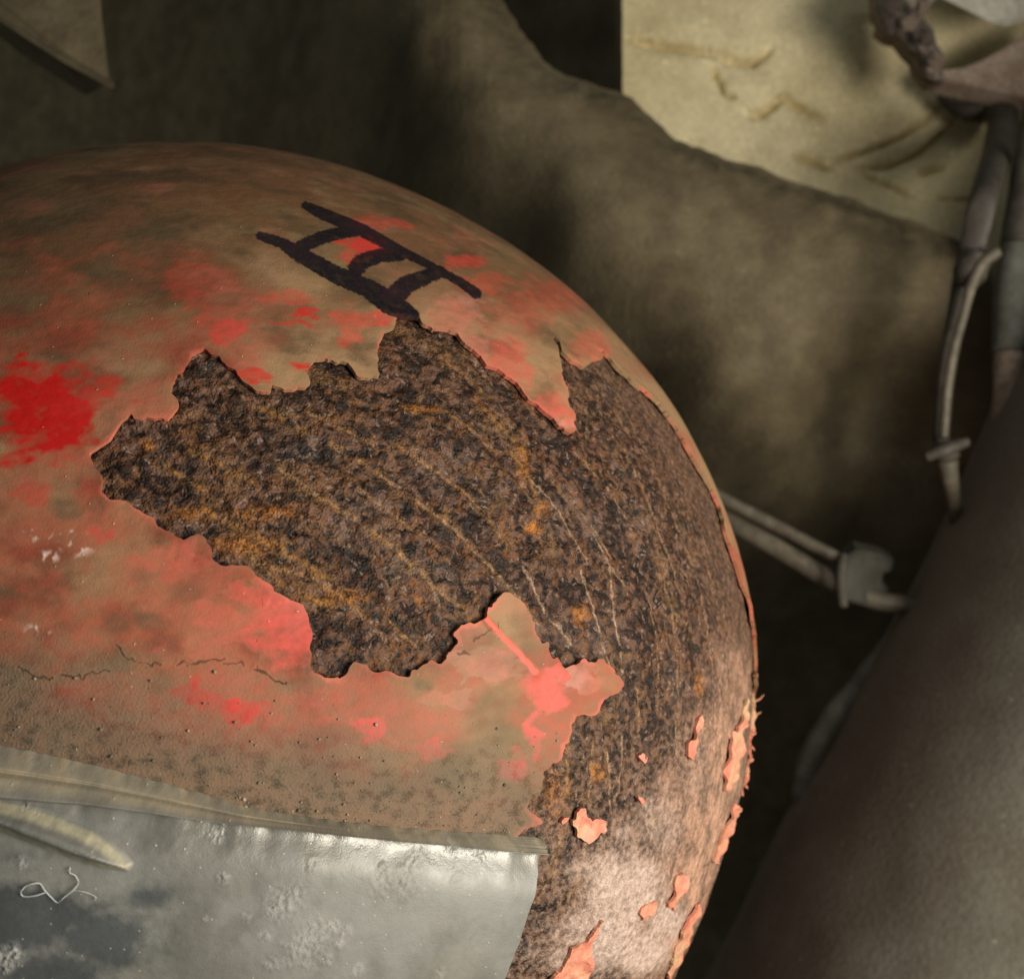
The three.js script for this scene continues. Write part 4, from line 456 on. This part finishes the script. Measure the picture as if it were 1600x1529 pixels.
function shieldH(s, v, a, b) {
  const top = proud(s), fl = v < 0 ? sm(0, 1, -v * 0.98) : 0;
  let h = mix(top, 0.0007, v < 0 ? Math.pow(-v, 1.25) : 0);
  h -= 0.0024 * Math.exp(-((v / 0.07) ** 2)) + 0.0011 * Math.exp(-(((v + 0.52) / 0.05) ** 2)) * sm(0.8, 0.4, s);                                  // rounded bend
  h += v > 0 ? -0.004 * v * sm(0.75, 0.2, s) : 0;
  h += 0.0034 * sm(0.004, -0.012, ribDist(a, b)) * (v > -0.3 ? 1 : 0);
  const bl = blisterAt(a, b); h += bl * (0.0002 + 0.00032 * noise(a * 190, b * 190) + 0.0002 * noise(a * 420, b * 420));
  h += 0.0002 * fbm(a * 16, b * 16, 3) + 0.00025 * sm(0.12, 0, Math.abs(v)) * noise(s * 40, v * 9) + 0.0002 * noise(a * 20 + 4, b * 9 - a * 12);
  return h;
}
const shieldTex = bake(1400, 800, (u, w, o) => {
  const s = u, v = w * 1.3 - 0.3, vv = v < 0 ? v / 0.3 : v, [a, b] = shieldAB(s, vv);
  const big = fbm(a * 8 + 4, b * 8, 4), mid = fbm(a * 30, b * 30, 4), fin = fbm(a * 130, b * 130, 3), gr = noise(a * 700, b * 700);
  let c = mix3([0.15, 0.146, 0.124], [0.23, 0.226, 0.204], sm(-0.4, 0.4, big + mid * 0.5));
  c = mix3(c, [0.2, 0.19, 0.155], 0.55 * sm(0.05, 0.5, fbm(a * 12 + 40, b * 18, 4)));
  c = mix3(c, [0.045, 0.055, 0.06], 0.8 * sm(0.05, 0.6, blobs(DARK_REFLECTION, a, b, 0.45 * big + 0.3 * mid + 0.15 * fin, 0)));   // dark reflection painted into the colour of the left end
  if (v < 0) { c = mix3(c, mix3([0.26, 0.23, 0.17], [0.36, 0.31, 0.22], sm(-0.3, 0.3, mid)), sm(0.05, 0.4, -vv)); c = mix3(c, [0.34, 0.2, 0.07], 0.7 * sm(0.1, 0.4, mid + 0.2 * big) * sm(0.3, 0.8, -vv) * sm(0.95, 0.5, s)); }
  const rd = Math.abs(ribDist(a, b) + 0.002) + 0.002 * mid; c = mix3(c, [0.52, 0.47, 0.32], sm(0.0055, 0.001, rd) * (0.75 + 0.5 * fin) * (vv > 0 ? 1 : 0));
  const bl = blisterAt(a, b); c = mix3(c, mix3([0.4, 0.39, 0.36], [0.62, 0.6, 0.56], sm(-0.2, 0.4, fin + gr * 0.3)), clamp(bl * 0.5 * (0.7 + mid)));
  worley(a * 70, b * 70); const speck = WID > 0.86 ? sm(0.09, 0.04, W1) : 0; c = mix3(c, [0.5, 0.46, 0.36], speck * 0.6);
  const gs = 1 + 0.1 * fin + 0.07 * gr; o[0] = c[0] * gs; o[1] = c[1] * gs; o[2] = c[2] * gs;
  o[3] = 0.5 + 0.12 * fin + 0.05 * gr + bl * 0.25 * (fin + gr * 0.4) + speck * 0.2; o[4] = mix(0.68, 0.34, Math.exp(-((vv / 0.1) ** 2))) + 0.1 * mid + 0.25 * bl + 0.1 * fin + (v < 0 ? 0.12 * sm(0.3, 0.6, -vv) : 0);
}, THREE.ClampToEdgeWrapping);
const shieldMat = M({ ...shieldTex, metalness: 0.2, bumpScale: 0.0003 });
function shieldSheet(s0, s1, v0, v1, n, m, thick = 0.0012) {
  const at = (s, v, d) => { const [a, b] = shieldAB(s, v); return tank(a, b, shieldH(s, v, a, b) - d); }, P = [], N = [], U = [], I = [];
  const normal = (s, v, d) => { const e = 0.0012, p = V(...at(s + e, v, d)).sub(V(...at(s - e, v, d))), q = V(...at(s, v + e * 4, d)).sub(V(...at(s, v - e * 4, d))); return q.cross(p).normalize(); };
  const layer = (d, sg) => { const k0 = P.length / 3; for (let j = 0; j <= m; j++) for (let i = 0; i <= n; i++) { const s = mix(s0, s1, i / n), v = mix(v0, v1, j / m), nn = normal(s, v, d); P.push(...at(s, v, d)); N.push(nn.x * sg, nn.y * sg, nn.z * sg); U.push(s, ((v < 0 ? v * 0.3 : v) + 0.3) / 1.3);
    if (i && j) { const q = k0 + j * (n + 1) + i; sg > 0 ? I.push(q - n - 2, q - 1, q - n - 1, q - n - 1, q - 1, q) : I.push(q - n - 2, q - n - 1, q - 1, q - n - 1, q, q - 1); } } };
  layer(0, 1); layer(thick, -1);
  const rim = (list, flip) => { for (let i = 1; i < list.length; i++) { const [a, b] = [list[i - 1], list[i]], p = V(...at(...a, 0)), q = V(...at(...b, 0)), r = V(...at(...b, thick)), t = V(...at(...a, thick)), nn = q.clone().sub(p).cross(t.clone().sub(p)).normalize().multiplyScalar(flip), k = P.length / 3;
    for (const [x, y] of [[p, a], [q, b], [r, b], [t, a]]) { P.push(x.x, x.y, x.z); N.push(nn.x, nn.y, nn.z); U.push(y[0], ((y[1] < 0 ? y[1] * 0.3 : y[1]) + 0.3) / 1.3); } I.push(k, k + 1, k + 2, k, k + 2, k + 3); } };
  const line = (f, c) => Array.from({ length: c + 1 }, (_, i) => f(i / c));
  rim(line((t) => [s1, mix(v0, v1, t)], m), 1); rim(line((t) => [mix(s0, s1, t), v0], n), 1); rim(line((t) => [s0, mix(v0, v1, t)], m), -1); rim(line((t) => [mix(s0, s1, t), v1], n), -1);
  const g = new THREE.BufferGeometry(); g.setAttribute('position', new THREE.Float32BufferAttribute(P, 3)); g.setAttribute('normal', new THREE.Float32BufferAttribute(N, 3)); g.setAttribute('uv', new THREE.Float32BufferAttribute(U, 2)); g.setIndex(I); return g;
}
const shield = thing('stone_shield', 'grey painted metal shield with blistered paint wrapped over the foot of the red cylinder', 'shield');
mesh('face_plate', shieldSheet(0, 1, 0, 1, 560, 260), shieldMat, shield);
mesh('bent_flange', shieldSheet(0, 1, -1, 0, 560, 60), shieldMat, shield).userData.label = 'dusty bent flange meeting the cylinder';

// lint threads lying on the shield
const THREADS = [[[-0.2193,-0.1266],[-0.2291,-0.1292],[-0.2408,-0.1299],[-0.2421,-0.1254],[-0.238,-0.1199],[-0.2321,-0.1171],[-0.2249,-0.1173],[-0.2197,-0.1241],[-0.2144,-0.1317],[-0.2075,-0.1371],[-0.2007,-0.1313],[-0.193,-0.1248],[-0.1882,-0.1188],[-0.1875,-0.1147],[-0.1912,-0.1096],[-0.1958,-0.1061],[-0.1956,-0.1014]],[[-0.192,-0.1248],[-0.1842,-0.1256],[-0.1774,-0.1284],[-0.1705,-0.1324],[-0.1724,-0.1355]]];
const lintMat = M({ color: new THREE.Color().setRGB(0.5, 0.52, 0.5), roughness: 0.8 });
function shieldTop(a, b) { // height of the shield above (a, b), found by walking its sheet
  let best = 9, h = 0; for (let j = 0; j <= 60; j++) for (let i = 0; i <= 60; i++) { const s = 0.1 + 0.4 * i / 60, v = j / 60 * 0.6, q = shieldAB(s, v), d = (q[0] - a) ** 2 + (q[1] - b) ** 2; if (d < best) { best = d; h = shieldH(s, v, q[0], q[1]); } } return h; }
THREADS.forEach((t, i) => tag(mesh('lint_thread', bar(t.map(([a, b], k) => [...tank(a, b, shieldTop(a, b) + 0.0004 + 0.0002 * (k % 2)), i ? 0.00008 : 0.00011]), 90, 6), lintMat), i ? 'short faint end of lint beside the looped thread' : 'pale looped thread of lint lying on the grey shield', 'thread'));

// grit dried onto the dome above the shield
{
  const geo = new THREE.IcosahedronGeometry(1, 0), n = 500, inst = new THREE.InstancedMesh(geo, M({ color: 0xffffff, roughness: 0.95 }), n), m4 = new THREE.Matrix4(), col = new THREE.Color();
  for (let i = 0; i < n; i++) {
    const s = rnd() ** 0.7, p = railAt(CONTACT, s), off = 0.004 + 0.13 * rnd() ** 2.6, a = p[0] + (rnd() - 0.5) * 0.05, b = p[1] + off;
    const r = (hole(a, b) < 0.01 || a < -0.45) ? 0 : 0.00006 + 0.00034 * rnd() ** 7, q = tank(a, b, 0.0006);
    m4.compose(V(...q), new THREE.Quaternion().setFromEuler(new THREE.Euler(rnd() * 6, rnd() * 6, rnd() * 6)), V(r * (0.7 + rnd() * 0.6), r * (0.6 + 0.5 * rnd()), r));
    inst.setMatrixAt(i, m4); const k = 0.5 + 0.9 * rnd(); inst.setColorAt(i, col.setRGB(0.27 * k, 0.22 * k, 0.155 * k));
  }
  inst.name = 'grit'; inst.castShadow = inst.receiveShadow = true; scene.add(inst);
  tag(inst, 'dry grit stuck to the cylinder along the shield', 'grit', 'stuff');
}

// ---------------------------------------------------------------- chassis parts round the cylinder
const beam = thing('chassis_beam', 'broad grey dusty rounded chassis beam rising beside the red cylinder', 'chassis beam');
mesh('tube', bar([[0.5071,0.5705,-0.6,0.165],[0.3968,0.3829,-0.57,0.165],[0.3544,0.297,-0.56,0.165],[0.2965,0.2017,-0.55,0.163],[0.237,0.1,-0.54,0.16],[0.1809,-0.0093,-0.53,0.16]], 160, 160, 0.02, 12), beamMat, beam);
mesh('edge_flange', bar([[0.1854,0.3291,-0.58,0.001],[0.1713,0.3095,-0.575,0.004],[0.156,0.2902,-0.57,0.0065],[0.1452,0.2701,-0.57,0.007],[0.1402,0.2532,-0.57,0.0055],[0.139,0.2423,-0.57,0.002]], 50, 16, 0.1, 50), oliveMat, beam);

const pair = [[0.0806,0.4176,-0.62,0.0032],[0.1008,0.3989,-0.6,0.0032],[0.1279,0.3839,-0.59,0.0032],[0.154,0.3694,-0.58,0.0032],[0.1697,0.3621,-0.58,0.0032]], pair2 = [[0.0806,0.4015,-0.62,0.0048],[0.1073,0.3852,-0.6,0.0048],[0.1331,0.3697,-0.585,0.0048],[0.1589,0.354,-0.575,0.0048],[0.176,0.3467,-0.57,0.0048],[0.1977,0.3443,-0.57,0.0048],[0.2231,0.3496,-0.58,0.0048]];
tag(mesh('fuel_pipe', bar(pair, 60, 14, 0.06, 90), pipeMat), 'thinner upper pipe running behind the cylinder into the clip', 'pipe');
tag(mesh('brake_pipe', bar(pair2, 60, 14, 0.06, 90), pipeMat), 'thicker lower pipe running below its twin and round past the clip', 'pipe');
const clip = thing('pipe_clip', 'dusty grey plastic clip holding the two pipes beside the chassis beam', 'clip');
mesh('saddle', slab([[0.1601,0.367,-0.566],[0.1662,0.3706,-0.568],[0.1773,0.3685,-0.572],[0.1873,0.3651,-0.578],[0.1866,0.3607,-0.578],[0.1813,0.3597,-0.575],[0.1801,0.3542,-0.573],[0.1844,0.3509,-0.575],[0.181,0.3475,-0.572],[0.1681,0.3439,-0.564],[0.1583,0.3466,-0.562],[0.1574,0.3571,-0.563]], [0.002, 0.004, -0.016], 0.0022), clipMat, clip);
mesh('band', bar([[0.1583,0.369,-0.564,0.0022],[0.156,0.3574,-0.56,0.0026],[0.1572,0.3443,-0.56,0.0022]], 20, 12), clipMat, clip);

const bracket = thing('rusty_bracket', 'rust-crusted cast bracket with a pale plate above the hanging hose', 'bracket');
mesh('casting', slab([[0.2147,0.7127,-0.7],[0.2138,0.6895,-0.69],[0.2119,0.6793,-0.685],[0.2137,0.6736,-0.68],[0.213,0.6677,-0.68],[0.2165,0.6613,-0.675],[0.2214,0.6579,-0.67],[0.2258,0.6506,-0.668],[0.2292,0.6452,-0.665],[0.2302,0.6391,-0.664],[0.2346,0.6326,-0.664],[0.2389,0.6297,-0.664],[0.2454,0.6318,-0.668],[0.2454,0.6398,-0.672],[0.2498,0.6485,-0.678],[0.2454,0.6573,-0.68],[0.2457,0.6674,-0.685],[0.2416,0.6738,-0.688],[0.2437,0.6828,-0.69],[0.2515,0.6916,-0.695],[0.2541,0.7127,-0.7]], [0.004, 0.004, -0.03], 0.0035), crustMat, bracket);
const chunk = (n, p, r) => { const g = new THREE.IcosahedronGeometry(1, 3), q = g.attributes.position; for (let i = 0; i < q.count; i++) { const x = q.getX(i), y = q.getY(i), z = q.getZ(i), k = 1 + 0.35 * noise(x * 1.3 + n, y * 1.3 + z) + 0.18 * noise(x * 4 + n, y * 4 - z * 3); q.setXYZ(i, p[0] + x * k * r[0], p[1] + y * k * r[1], p[2] + z * k * r[2]); } g.computeVertexNormals(); return g; };
[[0.2177,0.6754,-0.672],[0.2231,0.6621,-0.664],[0.231,0.6526,-0.66],[0.2353,0.639,-0.656],[0.2142,0.6645,-0.67],[0.233,0.6733,-0.672]].forEach((p, i) => mesh('rust_scab', chunk(i * 7.3, p, [0.0058 - 0.0004 * i, 0.0046, 0.004]), i % 2 ? castMat : crustMat, bracket));
mesh('inner_web', slab([[0.2577,0.7426,-0.767],[0.3532,0.7426,-0.767],[0.3532,0.6761,-0.767],[0.3325,0.672,-0.767],[0.2867,0.6678,-0.767],[0.266,0.6928,-0.767]], [0.004, 0.004, -0.02], 0.003), hoseMat, bracket);
mesh('top_plate', slab([[0.25,0.6917,-0.697],[0.2681,0.6827,-0.697],[0.2813,0.6762,-0.697],[0.2915,0.6732,-0.697],[0.3066,0.679,-0.703],[0.3304,0.7014,-0.709],[0.3259,0.7276,-0.716],[0.2522,0.7276,-0.716]], [0.002, 0.006, -0.012]), plateMat, bracket);
mesh('gusset', slab([[0.2595,0.6539,-0.716],[0.2708,0.6544,-0.714],[0.2823,0.6583,-0.709],[0.2941,0.6645,-0.705],[0.3066,0.6714,-0.703],[0.3276,0.6798,-0.703],[0.3248,0.6245,-0.697],[0.3076,0.6319,-0.701],[0.2903,0.6382,-0.705],[0.277,0.6433,-0.71],[0.2622,0.6485,-0.716]], [-0.002, -0.004, -0.014]), castMat, bracket);
mesh('lower_lug', bar([[0.266,0.6559,-0.735,0.0051],[0.2768,0.6467,-0.735,0.0121],[0.2907,0.6427,-0.735,0.0147],[0.3066,0.6447,-0.735,0.0096],[0.3226,0.6447,-0.735,0.0064]], 40, 24, 0.3, 90), hoseMat, bracket);

const hose = thing('flexible_hose', 'dark rubber hose hanging from the rusty bracket with a thin pipe below', 'hose');
mesh('tube_with_shade_strip', bar([[0.2708,0.6463,-0.735,0.009],[0.2907,0.6439,-0.735,0.0105],[0.298,0.6288,-0.72,0.0095],[0.2807,0.5988,-0.68,0.0085],[0.2259,0.5391,-0.565,0.0068],[0.2216,0.5208,-0.565,0.0062],[0.2185,0.5045,-0.568,0.0056],[0.2143,0.4817,-0.57,0.0046],[0.2101,0.4541,-0.572,0.0042],[0.2076,0.4231,-0.572,0.004]], 70, 20, 0.04, 60), hoseMat, hose);  // tapering lower run is a dark strip standing in for shade beside thin_pipe
mesh('crimp_collar', bar([[0.2217,0.5116,-0.562,0.0075],[0.218,0.5025,-0.562,0.0078],[0.2162,0.4964,-0.562,0.005]], 16, 18, 0.15, 90), hoseMat, hose);
mesh('clamp', bar([[0.1925,0.415,-0.55,0.0022],[0.2013,0.4186,-0.548,0.0034],[0.2122,0.4222,-0.55,0.0022]], 20, 12, 0.2, 90), hoseMat, hose);
mesh('thin_pipe', bar([[0.2285,0.512,-0.555,0.0028],[0.221,0.506,-0.555,0.003],[0.2162,0.4967,-0.555,0.0026],[0.2123,0.4822,-0.555,0.0023],[0.2081,0.4675,-0.555,0.0022],[0.2048,0.448,-0.555,0.0021],[0.2027,0.4224,-0.555,0.0021]], 60, 12, 0.05, 80), pipeMat, hose);
mesh('end_nut', bar([[0.2013,0.4241,-0.553,0.0032],[0.2025,0.4193,-0.553,0.0056],[0.204,0.4145,-0.553,0.0058],[0.2049,0.4127,-0.553,0.0038]], 16, 6, 0.05, 80), clipMat, hose);
mesh('spigot', bar([[0.2037,0.4139,-0.553,0.005],[0.2057,0.4059,-0.555,0.0042],[0.2112,0.3937,-0.565,0.0034],[0.2225,0.3729,-0.585,0.003],[0.2341,0.3462,-0.6,0.003]], 20, 14, 0.06, 80), pipeMat, hose);
const strut = thing('damper_rod', 'grey ribbed damper tube with a dark sleeve beside the hanging hose', 'damper');
mesh('sleeve', bar([[0.2731,0.6095,-0.6,0.0085],[0.2659,0.5786,-0.6,0.0085],[0.2614,0.551,-0.6,0.0088],[0.2575,0.5234,-0.6,0.0092]], 30, 20, 0.03, 60), hoseMat, strut);
mesh('tube', bar([[0.2566,0.5233,-0.598,0.0082],[0.2527,0.5046,-0.595,0.0086],[0.2502,0.4848,-0.592,0.0086],[0.2487,0.4679,-0.59,0.0086]], 30, 20, 0.03, 60), oliveMat, strut);
mesh('end_cap', bar([[0.2479,0.4677,-0.588,0.0072],[0.2471,0.4612,-0.587,0.0074],[0.2457,0.4491,-0.586,0.0064],[0.2445,0.4332,-0.586,0.0064]], 8, 18), castMat, strut);

const cross = thing('cross_member', 'dark olive folded cross member in the shadow over the cylinder', 'cross member');
mesh('web', slab([[-0.3121,0.6875,-0.6],[-0.2078,0.6827,-0.59],[-0.2011,0.6308,-0.58],[-0.1956,0.5983,-0.575],[-0.2118,0.6083,-0.575],[-0.2305,0.621,-0.575],[-0.2492,0.6357,-0.575],[-0.3017,0.6685,-0.58]], [-0.03, 0.01, -0.05], 0.002), panMat, cross);
mesh('lower_flange', slab([[-0.3006,0.6676,-0.578],[-0.2484,0.6349,-0.573],[-0.2297,0.6203,-0.573],[-0.2111,0.6075,-0.573],[-0.195,0.5976,-0.573],[-0.1916,0.5918,-0.565],[-0.1927,0.5913,-0.56],[-0.2124,0.6022,-0.56],[-0.2427,0.6216,-0.56],[-0.2913,0.6502,-0.56]], [0, 0.002, -0.004], 0.0008), panMat, cross);

// ---------------------------------------------------------------- added lights out of frame: side panel for daylight, top bar for bend highlight
const lamp = thing('added_side_lamp', 'added light panel beside the camera standing in for daylight', 'lamp');
lamp.position.copy(LAMP_AT); lamp.lookAt(LAMP_TO);
{
  const housing = mesh('housing', new THREE.BoxGeometry(LAMP_W + 0.03, LAMP_H + 0.03, 0.03), M({ color: 0x1c1c1c, roughness: 0.6 }), lamp); housing.position.set(0, 0, -0.024);
  const face = mesh('added_light_face', new THREE.BoxGeometry(LAMP_W, LAMP_H, 0.004), M({ color: 0xdddddd, emissive: new THREE.Color(1, 0.93, 0.82), emissiveIntensity: 0.5 }), lamp); face.position.set(0, 0, -0.006);
}
const addedTopLamp = thing('added_top_lamp', 'added slim light bar above the camera for the shield highlight', 'lamp');  // unseen light bar, added to brighten the bend of the shield
addedTopLamp.position.copy(TOP_LIGHT_AT); addedTopLamp.lookAt(TOP_LIGHT_TO);
mesh('housing', new THREE.BoxGeometry(TOP_LIGHT_W + 0.04, TOP_LIGHT_H + 0.03, 0.03), M({ color: 0x8a8a86, roughness: 0.6 }), addedTopLamp).position.set(0, 0, -0.03);
mesh('added_light_bar', new THREE.CylinderGeometry(0.009, 0.009, TOP_LIGHT_W, 20).rotateZ(Math.PI / 2), M({ color: 0xdddddd, emissive: new THREE.Color(0.93, 0.98, 1), emissiveIntensity: 0.5 }), addedTopLamp).position.set(0, 0, -0.01);
renderer.render(scene, camera);
